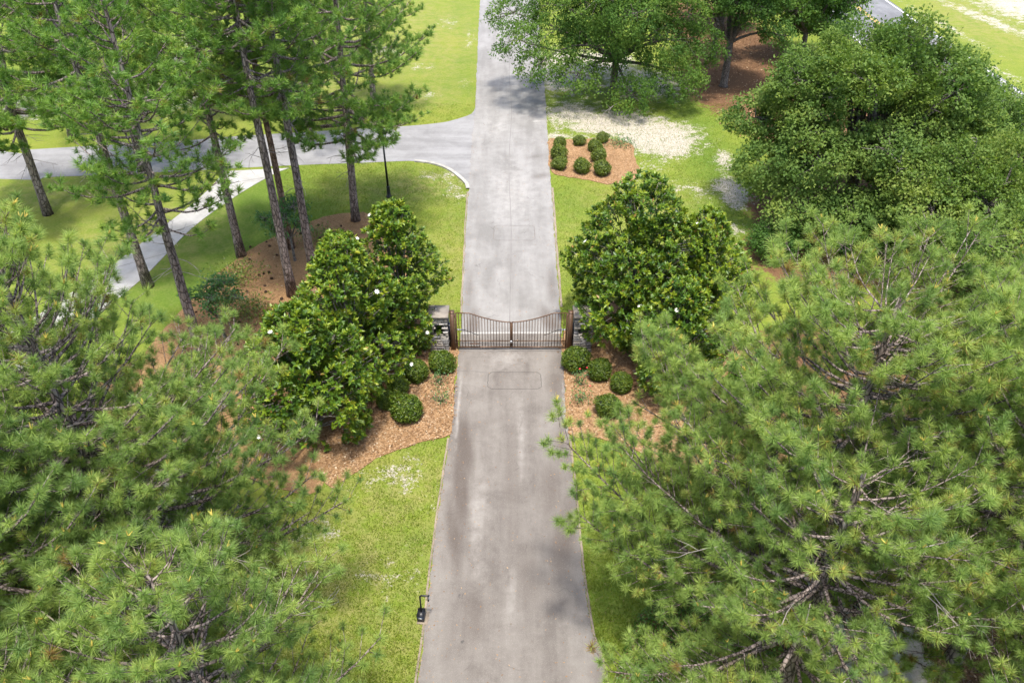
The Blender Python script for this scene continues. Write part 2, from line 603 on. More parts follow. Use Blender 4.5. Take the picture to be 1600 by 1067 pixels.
M['blade'] = leaf_mat('grass_blade', [(0.0, (0.079, 0.139, 0.013)), (0.5, (0.139, 0.190, 0.019)), (0.85, (0.199, 0.222, 0.027)), (1.0, (0.333, 0.286, 0.139))], 0.35, 0.6, 0.15)
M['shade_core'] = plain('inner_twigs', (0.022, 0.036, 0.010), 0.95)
M['bark'] = bark_mat('pine_bark', (0.122, 0.094, 0.081), (0.227, 0.182, 0.163), (0.350, 0.293, 0.269))
M['bark_red'] = bark_mat('reddish_pine_bark', (0.138, 0.085, 0.061), (0.241, 0.152, 0.108), (0.331, 0.228, 0.172))
M['oak_bark'] = bark_mat('oak_bark', (0.100, 0.085, 0.073), (0.169, 0.147, 0.130), (0.256, 0.235, 0.213), 9.0)
M['pale_bark'] = bark_mat('pale_bark', (0.16, 0.145, 0.125), (0.25, 0.23, 0.205), (0.34, 0.32, 0.29), 12.0)
M['dead'] = plain('dead_wood', (0.23, 0.20, 0.18), 0.9, var=0.4, scale=5.0)
M['petal'] = plain('white_petal', (0.80, 0.78, 0.70), 0.5, var=0.05)
M['red_petal'] = plain('red_petal', (0.45, 0.02, 0.03), 0.5)
M['bronze'] = plain('brown_painted_steel', (0.108, 0.061, 0.036), 0.42, 0.3, 0.2, 20)
M['black'] = plain('black_painted_steel', (0.012, 0.012, 0.014), 0.4, 0.2, 0.2, 20)
M['navy'] = plain('dark_plastic_housing', (0.012, 0.018, 0.034), 0.35, 0.0, 0.15)
M['steel'] = plain('galvanised_steel', (0.50, 0.51, 0.53), 0.35, 0.8, 0.1)
M['mortar'] = plain('mortar', (0.20, 0.185, 0.17), 0.95, var=0.3)
M['cap'] = plain('stone_cap', (0.224, 0.197, 0.165), 0.9, var=0.2, scale=4, bump=0.3)
M['frost'] = plain('frosted_glass', (0.62, 0.62, 0.60), 0.25, var=0.05)
M['silver_face'] = plain('keypad_face', (0.45, 0.46, 0.48), 0.4, 0.5, 0.1)
M['cone'] = plain('pine_cone_scale', (0.060, 0.034, 0.022), 0.9, var=0.4, scale=30)


def stone_mat():
    m, n, l, p = new_mat('ledge_stone')
    t = NT(m)
    r = t.rand()
    c = t.ramp(r, [(0.0, (0.14, 0.135, 0.135)), (0.25, (0.25, 0.245, 0.24)), (0.55, (0.34, 0.325, 0.305)), (0.8, (0.40, 0.35, 0.285)), (1.0, (0.46, 0.44, 0.415))])
    c = t.mix(t.rampf(t.noise(t.obj(), 14, 6, 0.7), 0.4, 0.7), c, t.mix(0.5, c, (0.102, 0.093, 0.089)))
    l.new(c, p.inputs['Base Color'])
    p.inputs['Roughness'].default_value = 0.9
    l.new(t.bump(t.noise(t.obj(), 25, 5), 0.6), p.inputs['Normal'])
    return m


M['stone'] = stone_mat()

# ------------------------------------------------------------------ outlines on the ground
def gl(pts):
    return [tuple(G(*p)[:2]) for p in pts]


near_L = [(-3.0, 2.0)] + gl([(652, 1067), (664, 970), (682, 820), (692, 750), (703, 680), (709, 620), (714, 575), (717, 548), (720, 520), (722, 490), (725, 420), (729, 340), (732, 300)])
far_L = gl([(735, 260), (738, 215), (742, 180), (745, 110), (749, 20)]) + [(-3.2, 100.0), (-3.4, 160.0)]
near_R = [(2.75, 2.0)] + gl([(948, 1067), (924, 985), (905, 840), (897, 750), (889, 680), (883, 610), (879, 560), (877, 520), (874, 470), (868, 390), (864, 330), (861, 290)])
far_R = gl([(857, 230), (853, 170), (849, 110), (842, 40)]) + [(3.0, 100.0), (3.2, 160.0)]
left_edge = smooth_line(near_L + far_L, 0.3)
right_edge = smooth_line(near_R + far_R, 0.3)


def edge_x(edge, ys):
    o = np.argsort(edge[:, 1])
    return np.interp(ys, edge[o, 1], edge[o, 0])


drive_poly = np.concatenate([left_edge, right_edge[::-1]])

street_lower = gl([(748, 300), (731, 291), (722, 281), (712, 272), (700, 264), (686, 258), (668, 254), (640, 252), (560, 255), (450, 259), (353, 264), (200, 272), (78, 277), (0, 280)]) + [(-48.0, 43.5), (-70, 42.5)]
street_upper = gl([(752, 150), (743, 168), (737, 178), (722, 184), (705, 189), (690, 192), (640, 197), (540, 203), (375, 213), (265, 222), (150, 228), (47, 234), (0, 236)]) + [(-48.0, 51.5), (-70, 51.0)]
sl, su = smooth_line(street_lower, 0.5), smooth_line(street_upper, 0.5)
street_poly = np.concatenate([sl, su[::-1]])

path_a = gl([(352, 268), (330, 292), (300, 320), (245, 362), (190, 404), (120, 452), (60, 492), (0, 530)])
path_b = gl([(452, 263), (425, 274), (370, 306), (300, 357), (228, 430), (160, 486), (100, 530), (30, 580)])
path_poly = np.concatenate([smooth_line(path_a, 0.4), smooth_line(path_b, 0.4)[::-1]])

island = smooth_line(gl([(598, 343), (585, 336), (548, 333), (512, 338), (470, 353), (430, 370), (395, 388), (350, 421), (300, 468), (265, 505), (225, 560), (230, 640), (320, 720), (480, 775), (505, 752), (520, 740), (560, 700),
                         (585, 620), (625, 480), (640, 400), (622, 355)]), 0.3, 0.035, 3, True)
gate_bed_L = smooth_line(gl([(716, 546), (713, 585), (709, 620), (703.5, 677), (660, 690), (600, 712), (560, 735), (515, 762), (500, 700), (560, 600), (620, 500), (690, 500), (708, 515)]), 0.25, 0.03, 4, True)
gate_bed_R = smooth_line(gl([(878, 530), (880, 560), (884, 610), (889.5, 677), (930, 683), (975, 697), (1010, 712), (1080, 735), (1180, 745), (1240, 690), (1200, 600), (1130, 520), (1050, 470), (960, 470), (900, 500)]), 0.25, 0.03, 5, True)
shrub_bed = smooth_line(gl([(857, 229), (860, 217), (885, 219), (945, 217), (986, 226), (992, 248), (1001, 270), (985, 284), (955, 289), (905, 279), (862, 269)]), 0.25, 0.03, 6, True)
cover_poly = smooth_line(gl([(1135, 893), (1065, 915), (1005, 958), (978, 1010), (960, 1090), (1010, 1150), (1200, 1150), (1235, 1000), (1215, 900)]), 0.3, 0.03, 7, True)


# ------------------------------------------------------------------ ground sheet with its bare patches
def soft(X, Y, px, py, rx, ry, ang=0.0, amp=1.0):
    c = G(px, py)
    ca, sa = math.cos(R(ang)), math.sin(R(ang))
    dx, dy = X - c.x, Y - c.y
    a, b = (dx * ca + dy * sa) / rx, (-dx * sa + dy * ca) / ry
    return amp * np.exp(-(a * a + b * b) * 0.9)


def ground_sheet():
    gx = np.concatenate([[-2500, -1200, -600, -300, -160, -110], np.arange(-80, 80.1, 0.55), [110, 160, 300, 600, 1200, 2500]])
    gy = np.concatenate([[-2500, -1200, -500, -200, -60, -20], np.arange(0, 115.1, 0.55), [150, 220, 350, 700, 1400, 2500]])
    X, Y = np.meshgrid(gx, gy)
    x, y = X.ravel(), Y.ravel()
    sand, lit, shade_lush, dry = (np.zeros(len(x)) for _ in range(4))
    for a in [(1020, 212, 3.0, 3.0, 0), (960, 193, 3.6, 2.4, 0), (895, 178, 2.4, 2.6, 0, .8), (870, 212, 1.2, .8, 0, .7), (1045, 225, 1.5, 2.2, 0), (880, 110, 2.5, 5, 0), (1000, 130, 4, 4, 0, .7), (940, 100, 3.5, 4, 0, .75),
              (1145, 300, 1.0, 1.9, 0), (1130, 250, 0.7, 2.0, 0, .7), (1020, 258, 1.2, 1.4, 0, .45), (1050, 290, 1.5, 1.2, 0, .42), (1085, 200, .7, .9, 0, .6),
              (1590, 10, 4.0, 8, 0, .75), (1540, 30, 1.2, 9, 12, .62), (1560, 110, .7, 5, 12, .5), (1475, 40, .6, 9, 6, .55), (1550, 140, .5, 7, 6, .5),
              (725, 130, .5, 1.2, 0, .5), (735, 60, .6, 4, 0, .42), (690, 275, 1.6, .9, 0, .48), (712, 300, 1.2, 1.6, 0, .42), (660, 105, 1.2, 1.3, 0, .42), (610, 80, 2, 2, 0, .5), (700, 35, 1.0, 2.5, 0, .42), (670, 150, .9, .9, 0, .45), (1095, 300, .8, 1.5, 0, .5), (1150, 360, 1.0, 1.2, 0, .5), (985, 290, .8, .7, 0, .42),
              (235, 110, 4, 4, 0, .8), (250, 160, 4, 3, 0, .6), (100, 165, 5, 3, 0, .7), (330, 60, 4, 4, 0, .6),
              (620, 735, 1.3, .8, 20, .52), (690, 775, .7, .9, 0, .45), (640, 760, .9, .6, 0, .4), (565, 760, .8, .4, 20, .5), (500, 830, 1.0, .9, 0, .45), (600, 900, 1.2, 1.2, 0, .36),
              (235, 760, 1.3, 1.2, 0, .95), (250, 800, 1.2, .9, 0, .8), (130, 940, 1.4, .9, 30, .9), (90, 980, 1.4, 1, 30, .8), (60, 800, 1.4, 1, 0, .7),
              (1370, 1000, 1.5, 1.4, 20, 1.0), (1390, 1067, 1.6, 1.5, 0, 1.0), (1250, 925, .9, 1.2, 0, .85), (1310, 810, .9, .8, 0, .9), (1240, 850, .7, .8, 0, .6), (1590, 920, 1.0, 1.4, 0, .9), (1160, 650, .8, .8, 0, .5)]:
        sand = np.maximum(sand, soft(x, y, *a))
    for a in [(1130, 130, 3.8, 7, 0), (1180, 90, 4, 9, 0), (1200, 190, 2.2, 5, 0, .9), (1110, 40, 5, 10, 0, .9), (1000, 160, 4, 2, 0, .45), (1260, 400, 3.2, 3.6, 0), (1200, 330, 1.5, 3.2, 0, .8), (1340, 330, 5, 5, 0), (1500, 420, 6, 6, 0),
              (1300, 200, 5, 9, 0), (1430, 250, 5, 7, 0, .9), (1480, 960, 1.6, 2.0, 25), (1560, 1040, 1.8, 1.6, 0), (1430, 900, 1.6, 1.2, 0), (1090, 720, 1.8, .8, 0), (1400, 600, 7, 4, 0, .9), (1260, 560, 3, 3, 0, .8),
              (220, 620, 3, 3, 0, .9), (330, 860, 1.0, .7, 0, .7), (40, 700, 3, 2, 0, .6), (1500, 760, 5, 3, 0, .6)]:
        lit = np.maximum(lit, soft(x, y, *a))
    for a in [(420, 330, 3.6, 4.5, 0), (350, 375, 3.0, 3.5, 0), (290, 440, 3, 3, 0), (600, 300, 3.0, 2.2, 0, .7), (1110, 240, 1.3, 8, 0, .7), (1130, 340, 2, 3, 0, .7), (890, 170, 2.0, 3, 0, .8), (1090, 900, 2.2, 2, 0, .7), (905, 310, 1.4, 3, 0, .45)]:  # darker turf; several patches are tree shade painted into the colour
        shade_lush = np.maximum(shade_lush, soft(x, y, *a))
    for a in [(660, 290, 3, 2, 0, .6), (640, 760, 2.5, 1.5, 0, .6), (500, 900, 3, 3, 0, .6), (680, 60, 4, 14, 0, .5), (1520, 30, 4, 10, 0, .6), (230, 370, 4, 4, 0, .6), (110, 300, 6, 3, 0, .4), (640, 1020, 2, 2, 0, .4), (1000, 310, 3, 2, 0, .5), (700, 400, 1.2, 5, 0, .45), (600, 30, 6, 14, 0, .6), (450, 140, 8, 5, 0, .55), (660, 150, 3, 3, 0, .5), (1020, 330, 3, 4, 0, .4), (890, 380, 1, 4, 0, .3), (560, 300, 3, 2, 0, .35), (570, 860, 1.5, 3, 0, .45), (660, 880, .8, 3, 0, .35)]:
        dry = np.maximum(dry, soft(x, y, *a))
    mb = MB()
    V = np.stack([x, y, np.zeros(len(x))], 1)
    nx, ny = len(gx), len(gy)
    i = (np.arange(ny - 1)[:, None] * nx + np.arange(nx - 1)[None]).ravel()
    mb.add(V, np.stack([i, i + 1, i + nx + 1, i + nx], 1))
    o = mb.build('lawn', M['lawn'], attr={'sand': sand, 'litter': lit, 'shade_lush': shade_lush, 'dry': dry})
    o['kind'] = 'structure'


ground_sheet()


def drive_part(name, y0, y1, mat, z, dark_patches, pales, oils=()):
    ys = np.linspace(y0, y1, int((y1 - y0) / 0.14))
    rng = np.random.default_rng(11)
    nx = 40
    xl, xr = edge_x(left_edge, ys), edge_x(right_edge, ys)
    jl = np.convolve(rng.normal(0, 0.03, len(ys)), np.ones(3) / 3, 'same')
    jr = np.convolve(rng.normal(0, 0.03, len(ys)), np.ones(3) / 3, 'same')
    s = np.linspace(0, 1, nx + 1)
    X = (xl + jl)[:, None] * (1 - s) + (xr + jr)[:, None] * s
    Y = np.repeat(ys[:, None], nx + 1, 1)
    x, y = X.ravel(), Y.ravel()
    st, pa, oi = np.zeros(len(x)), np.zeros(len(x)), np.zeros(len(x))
    for a in dark_patches:
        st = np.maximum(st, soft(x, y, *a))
    for a in pales:
        pa = np.maximum(pa, soft(x, y, *a))
    for a in oils:
        oi = np.maximum(oi, soft(x, y, *a))
    mb = MB()
    i = (np.arange(len(ys) - 1)[:, None] * (nx + 1) + np.arange(nx)[None]).ravel()
    mb.add(np.stack([x, y, np.full(len(x), z)], 1), np.stack([i, i + 1, i + nx + 2, i + nx + 1], 1))
    o = mb.build(name, mat, attr={'dark_patch': st, 'pale': pa, 'oil': oi})
    o['kind'] = 'structure'


YJ = G(800, 521).y
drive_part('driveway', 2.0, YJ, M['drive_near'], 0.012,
           [(727, 700, .30, 1.6, 6), (720, 760, .28, 2.0, 5), (708, 830, .25, 1.6, 8, .8), (860, 770, .5, 1.6, -5, .6), (880, 850, .45, 2.0, -8, .75), (880, 690, .3, 1.4, 0, .7), (800, 760, .4, 3.0, 0, .45), (865, 600, .35, 1.2, 0, .6),  # darker brown streaks and patches along the near drive
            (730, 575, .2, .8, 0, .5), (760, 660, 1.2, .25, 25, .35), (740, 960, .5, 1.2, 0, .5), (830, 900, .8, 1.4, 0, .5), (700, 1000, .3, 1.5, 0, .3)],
           [(745, 800, .5, 2.4, 0, .5), (815, 690, .22, 3.0, 0, .5), (790, 560, 1.0, .9, 0, .6), (750, 900, .45, 1.5, 0, .4), (800, 930, .25, 1.5, 0, .5), (885, 975, .4, .12, 20, .4), (770, 1010, .6, .12, 10, .35), (716, 640, .10, 3.0, 0, .7), (883, 640, .10, 2.6, 0, .7)],
           [(720, 931, .11, .11, 0, 1.0), (722, 925, .06, .1, 0, .9), (729, 907, .03, .05, 0, 1.0), (746, 968, .035, .035, 0, 1.0), (756, 977, .03, .03, 0, .9), (824, 766, .05, .05, 0, 1.0), (722, 1003, .05, .05, 0, .9), (833, 734, .02, .25, 0, .8)])
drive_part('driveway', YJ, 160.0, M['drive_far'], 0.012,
           [(740, 508, .28, 1.1, 0, .95), (733, 450, .22, 2.0, 0, .55), (858, 500, .4, 1.2, 15, .8), (862, 450, .3, 1.8, 0, .6), (850, 400, .5, .3, 30, .35), (845, 275, .8, .35, 30, .55), (835, 245, .8, .3, 25, .45), (748, 340, .2, 2, 0, .35), (800, 420, .3, 4, 0, .3), (770, 100, .35, 10, 0, .3)],  # skid-like stains behind the gate and other darker streaks
           [(800, 300, 1.6, 5.0, 0, .55), (775, 200, 1.2, 3, 0, .5), (790, 440, 1.0, 3.5, 0, .3), (780, 60, 1.0, 12, 0, .4), (838, 190, .5, .15, 10, .8)])
ribbon('joint_and_rail_shadow', [(edge_x(left_edge, np.array([YJ]))[0], YJ), (0, YJ + .03), (edge_x(right_edge, np.array([YJ]))[0], YJ + .02)], 0.12, 0.018, M['concrete'])  # pale joint between the two pavements
yb = G(800, 549).y
ribbon('joint_and_rail_shadow', [(edge_x(left_edge, np.array([yb]))[0], yb + .02), (-.6, yb - .02), (.4, yb + .02), (edge_x(right_edge, np.array([yb]))[0], yb + .03)], 0.05, 0.018, M['seam'])  # dark line below the gate: the bottom rail's shadow, drawn as a strip
# the long seam down the middle of the far drive
cl = [(edge_x(left_edge, np.array([yy]))[0] * .5 + edge_x(right_edge, np.array([yy]))[0] * .5 + .06 * math.sin(yy * .4), yy) for yy in np.arange(YJ + .3, 110, .8)]
ribbon('driveway_seam', cl, 0.03, 0.017, M['fine_seam'])


def flat(name, outline, z, mat, **kw):
    o = sheet(name, outline, z, mat, **kw)
    me = o.data
    for k in ('dark_patch', 'pale', 'oil'):
        me.attributes.new(k, 'FLOAT', 'POINT')
    return o


flat('side_street', street_poly, 0.008, M['street'])
flat('sidewalk', path_poly, 0.020, M['concrete'], thick=0.02)
# joints across the walk
pa_, pb_ = smooth_line(path_a, 0.4), smooth_line(path_b, 0.4)
for k in range(4, min(len(pa_), len(pb_)) - 2, 7):
    ribbon('sidewalk_joint', [pa_[k], pb_[k]], 0.03, 0.024, M['seam'])
sheet('mulch_bed', island, 0.024, M['straw'], thick=0.03)
sheet('mulch_bed', gate_bed_L, 0.030, M['mulch'], thick=0.03)
sheet('mulch_bed', gate_bed_R, 0.030, M['mulch'], thick=0.03)
sheet('mulch_bed', shrub_bed, 0.030, M['mulch'], thick=0.03)
# public road beyond the trees
rd = lambda x, s=0.0: [(x - 0.016 * (yy - 55) + s, yy) for yy in np.arange(-40, 260, 4.0)]
o = flat('public_road', np.concatenate([np.array(rd(27.9)), np.array(rd(35.5))[::-1]]), 0.010, M['road'])
ribbon('white_edge_line', rd(35.2), 0.14, 0.016, M['white_line'])
ribbon('white_edge_line', rd(28.2), 0.14, 0.016, M['white_line'])
ribbon('yellow_centre_line', rd(31.6), 0.12, 0.016, M['yellow_line'])
ribbon('yellow_centre_line', rd(31.85), 0.12, 0.016, M['yellow_line'])
# kerb round the corner of the side street, thin worn edging along the drive
kb = smooth_line(gl([(731, 296), (729, 288), (721, 280), (711, 271.5), (699, 264), (685, 258.5), (668, 254.5), (648, 252.5)]), 0.3)
ribbon('kerb', kb, 0.20, 0.085, M['kerb'], h=0.10)


def along(edge, y0, y1, off):
    ys = np.arange(y0, y1, 0.25)
    rng = np.random.default_rng(int(y0 * 10) + 5)
    return np.c_[edge_x(edge, ys) + off + np.convolve(rng.normal(0, 0.02, len(ys)), np.ones(5) / 5, 'same'), ys]


ribbon('drive_edging', along(left_edge, 4, G(703, 678).y, -0.04), 0.06, 0.020, M['edging'])
ribbon('drive_edging', along(right_edge, 4, G(889, 678).y, 0.04), 0.06, 0.020, M['edging'])
ribbon('drive_edging', along(right_edge, G(875, 480).y, G(861, 292).y, 0.07), 0.10, 0.020, M['edging'])
ribbon('drive_edging', along(left_edge, G(722, 490).y, G(731, 300).y, -0.05), 0.07, 0.020, M['edging'])


def loop_cut(x0, x1, y0, y1, seed, mat='tar', w=0.019):
    a, b = G(x0, y1), G(x1, y0)
    X0, Y0, X1, Y1 = a.x, a.y, G(x1, y1).x, b.y
    c = 0.14
    pts = []
    for p, q in (((X0 + c, Y0), (X1 - c, Y0)), ((X1, Y0 + c), (X1, Y1 - c)), ((X1 - c, Y1), (X0 + c, Y1)), ((X0, Y1 - c), (X0, Y0 + c))):
        p, q = np.array(p), np.array(q)
        n = max(2, int(np.linalg.norm(q - p) / .12))
        pts += [p + (q - p) * k / n for k in range(n + 1)]
    pts.append(pts[0])
    rng = np.random.default_rng(seed)
    L = np.array(pts) + rng.normal(0, 0.008, (len(pts), 2))
    L[-1] = L[0]
    ribbon('loop_sealant', L, w, 0.0165, M[mat])


loop_cut(762, 846, 582, 608, 1)
loop_cut(771, 836, 353, 376, 2, 'faded_tar')
ribbon('loop_sealant', smooth_line(gl([(764, 582), (745, 581), (730, 580), (719, 580)]), .15, .008, 3), 0.022, 0.0165, M['seam'])

# ------------------------------------------------------------------ loose chips, grass blades, ground cover
def chips(name, poly, n, mat, z, size, seed, avoid=None, tlo=0.0, thi=1.0, up=0.35):
    rng = np.random.default_rng(seed)
    poly = np.asarray(poly)
    lo, hi = poly.min(0), poly.max(0)
    P = rng.uniform(lo, hi, (int(n * 2.5), 2))
    P = P[in_poly(P, poly)]
    for a in avoid or ():
        P = P[~in_poly(P, a)]
    P = P[:n]
    P = P + rng.normal(0, .06, P.shape)
    C = np.c_[P, z + rng.uniform(0.004, 0.03, len(P))]
    N = unit(np.c_[rng.normal(0, up, (len(P), 2)), np.ones(len(P))])
    a = rng.uniform(0, 2 * math.pi, len(P))
    A = np.c_[np.cos(a), np.sin(a), rng.normal(0, up * .6, len(P))]
    L = size * rng.uniform(0.5, 1.5, len(P))
    mb = MB()
    leaves(mb, C, N, A, L, L * rng.uniform(.35, .7, len(P)), tlo + (thi - tlo) * rng.random(len(P)) ** 1.6)
    o = mb.build(name, mat)
    o['kind'] = 'stuff'


chips('bark_chips', gate_bed_L, 9000, M['chip'], 0.03, 0.075, 21)
chips('bark_chips', gate_bed_R, 9000, M['chip'], 0.03, 0.075, 22)
chips('straw_litter', island, 9000, M['chip'], 0.024, 0.06, 23, thi=0.7)
chips('straw_litter', island, 420, M['chip'], 0.03, 0.10, 24, tlo=0.8, thi=1.0)
chips('bark_chips', shrub_bed, 1500, M['chip'], 0.03, 0.07, 25, thi=.7)
litR = smooth_line(gl([(1400, 880), (1500, 870), (1600, 980), (1640, 1100), (1500, 1130), (1440, 1010)]), .4, 0, 0, True)
chips('fallen_leaves', litR, 5000, M['chip'], 0.01, 0.09, 26, thi=.75)
litB = smooth_line(gl([(1075, 20), (1200, 20), (1240, 150), (1190, 215), (1120, 190), (1090, 110)]), .6, 0, 0, True)
chips('fallen_leaves', litB, 5000, M['chip'], 0.01, 0.12, 27, thi=.85)


def grass_blades():
    rng = np.random.default_rng(31)
    Y = 11 + 42 * rng.random(420000) ** 1.6
    X = rng.uniform(-1, 1, len(Y)) * (4 + 0.22 * Y)
    P = np.c_[X, Y]
    for a in (drive_poly, street_poly, path_poly, island, gate_bed_L, gate_bed_R, shrub_bed, cover_poly):
        P = P[~in_poly(P, a)]
    # clumps: thin out by a coarse random field
    cell = (np.floor(P[:, 0] / .35).astype(int) * 7919 + np.floor(P[:, 1] / .35).astype(int) * 104729) % 1000003
    dens = np.random.default_rng(5).random(1000003)
    P = P[rng.random(len(P)) < 0.35 + 0.65 * dens[cell]]
    P = P[:200000]
    n = len(P)
    h = rng.uniform(.03, .075, n)
    a = rng.uniform(0, 2 * math.pi, n)
    w = rng.uniform(.008, .016, n)
    D = np.c_[np.cos(a), np.sin(a), np.zeros(n)]
    b = rng.uniform(0, 2 * math.pi, n)
    lean = np.c_[np.cos(b), np.sin(b), np.zeros(n)] * (h * rng.uniform(.3, 1.1, n))[:, None]
    B = np.c_[P, np.zeros(n)]
    V = np.stack([B - D * w[:, None], B + D * w[:, None], B + lean + np.c_[np.zeros((n, 2)), h]], 1).reshape(-1, 3)
    F = np.arange(n * 3).reshape(-1, 3)
    t = np.clip(rng.normal(.5, .18, n) + (rng.random(n) < .06) * .45, 0, 1)
    mb = MB()
    mb.add(V, F, np.repeat(t, 3))
    o = mb.build('grass', M['blade'])
    o['kind'] = 'stuff'


grass_blades()


def drive_litter():
    rng = np.random.default_rng(41)
    n = 2600
    ys = 8 + 50 * rng.random(n) ** 1.3
    xl, xr = edge_x(left_edge, ys), edge_x(right_edge, ys)
    u = rng.random(n) ** 3.0 * .5
    u = np.where(rng.random(n) < .5, u, 1 - u)
    C = np.c_[xl + (xr - xl) * u + rng.normal(0, .03, n), ys, np.full(n, .018)]
    a = rng.uniform(0, 6.28, n)
    L = rng.uniform(.03, .10, n)
    mb = MB()
    leaves(mb, C, unit(np.c_[rng.normal(0, .15, (n, 2)), np.ones(n)]), np.c_[np.cos(a), np.sin(a), np.zeros(n)], L, L * rng.uniform(.12, .45, n), rng.random(n) * .8)
    o = mb.build('fallen_leaves', M['chip'])
    o['kind'] = 'stuff'


drive_litter()


def ground_cover():
    rng = np.random.default_rng(33)
    lo, hi = cover_poly.min(0), cover_poly.max(0)
    P = rng.uniform(lo, hi, (60000, 2))
    P = P[in_poly(P, cover_poly)][:24000]
    n = len(P)
    z = 0.05 + 0.30 * rng.random(n) ** .6 * (0.6 + 0.4 * np.sin(P[:, 0] * 5) * np.cos(P[:, 1] * 4.3))
    N = unit(np.c_[rng.normal(0, .45, (n, 2)), np.ones(n)])
    mb = MB()
    leaves(mb, np.c_[P, z], N, rdir(rng, n), rng.uniform(.06, .11, n), rng.uniform(.035, .06, n), np.clip(rng.normal(.5, .25, n), 0, 1), .1)
    o = mb.build('ground_cover', M['cover'])
    o['kind'] = 'stuff'
    sheet('soil_patch', cover_poly, 0.006, M['straw'])


ground_cover()

# ------------------------------------------------------------------ pines
def needle_mesh(mb, T, A, S, K, nl, nw, rng, tint, spread=(5, 78)):
    """Brushes of K needles at tips T along axes A."""
    n = len(T)
    a0, a1 = math.cos(R(spread[1])), math.cos(R(spread[0]))
    X = perp(A)
    Yv = np.cross(A, X)
    ct = rng.uniform(a0, a1, (n, K))
    st = np.sqrt(1 - ct * ct)
    ph = rng.uniform(0, 2 * math.pi, (n, K))
    D = ct[..., None] * A[:, None] + st[..., None] * (np.cos(ph)[..., None] * X[:, None] + np.sin(ph)[..., None] * Yv[:, None])
    base = T[:, None] - A[:, None] * (rng.random((n, K)) ** 1.2 * 0.20 * S[:, None])[..., None]
    L = nl * S[:, None] * rng.uniform(.75, 1.15, (n, K))
    tip = base + D * L[..., None]
    tip[..., 2] -= 0.10 * L * st
    side = np.cross(D, rng.standard_normal((n, K, 3)))
    side = unit(side) * (nw * .5)
    V = np.stack([base + side + D * .02, base - side + D * .02, tip], 2).reshape(-1, 3)
    t = np.repeat(np.clip(tint[:, None] + rng.normal(0, .09, (n, K)), 0, 1).ravel(), 3)
    mb.add(V, np.arange(n * K * 3).reshape(-1, 3), t)


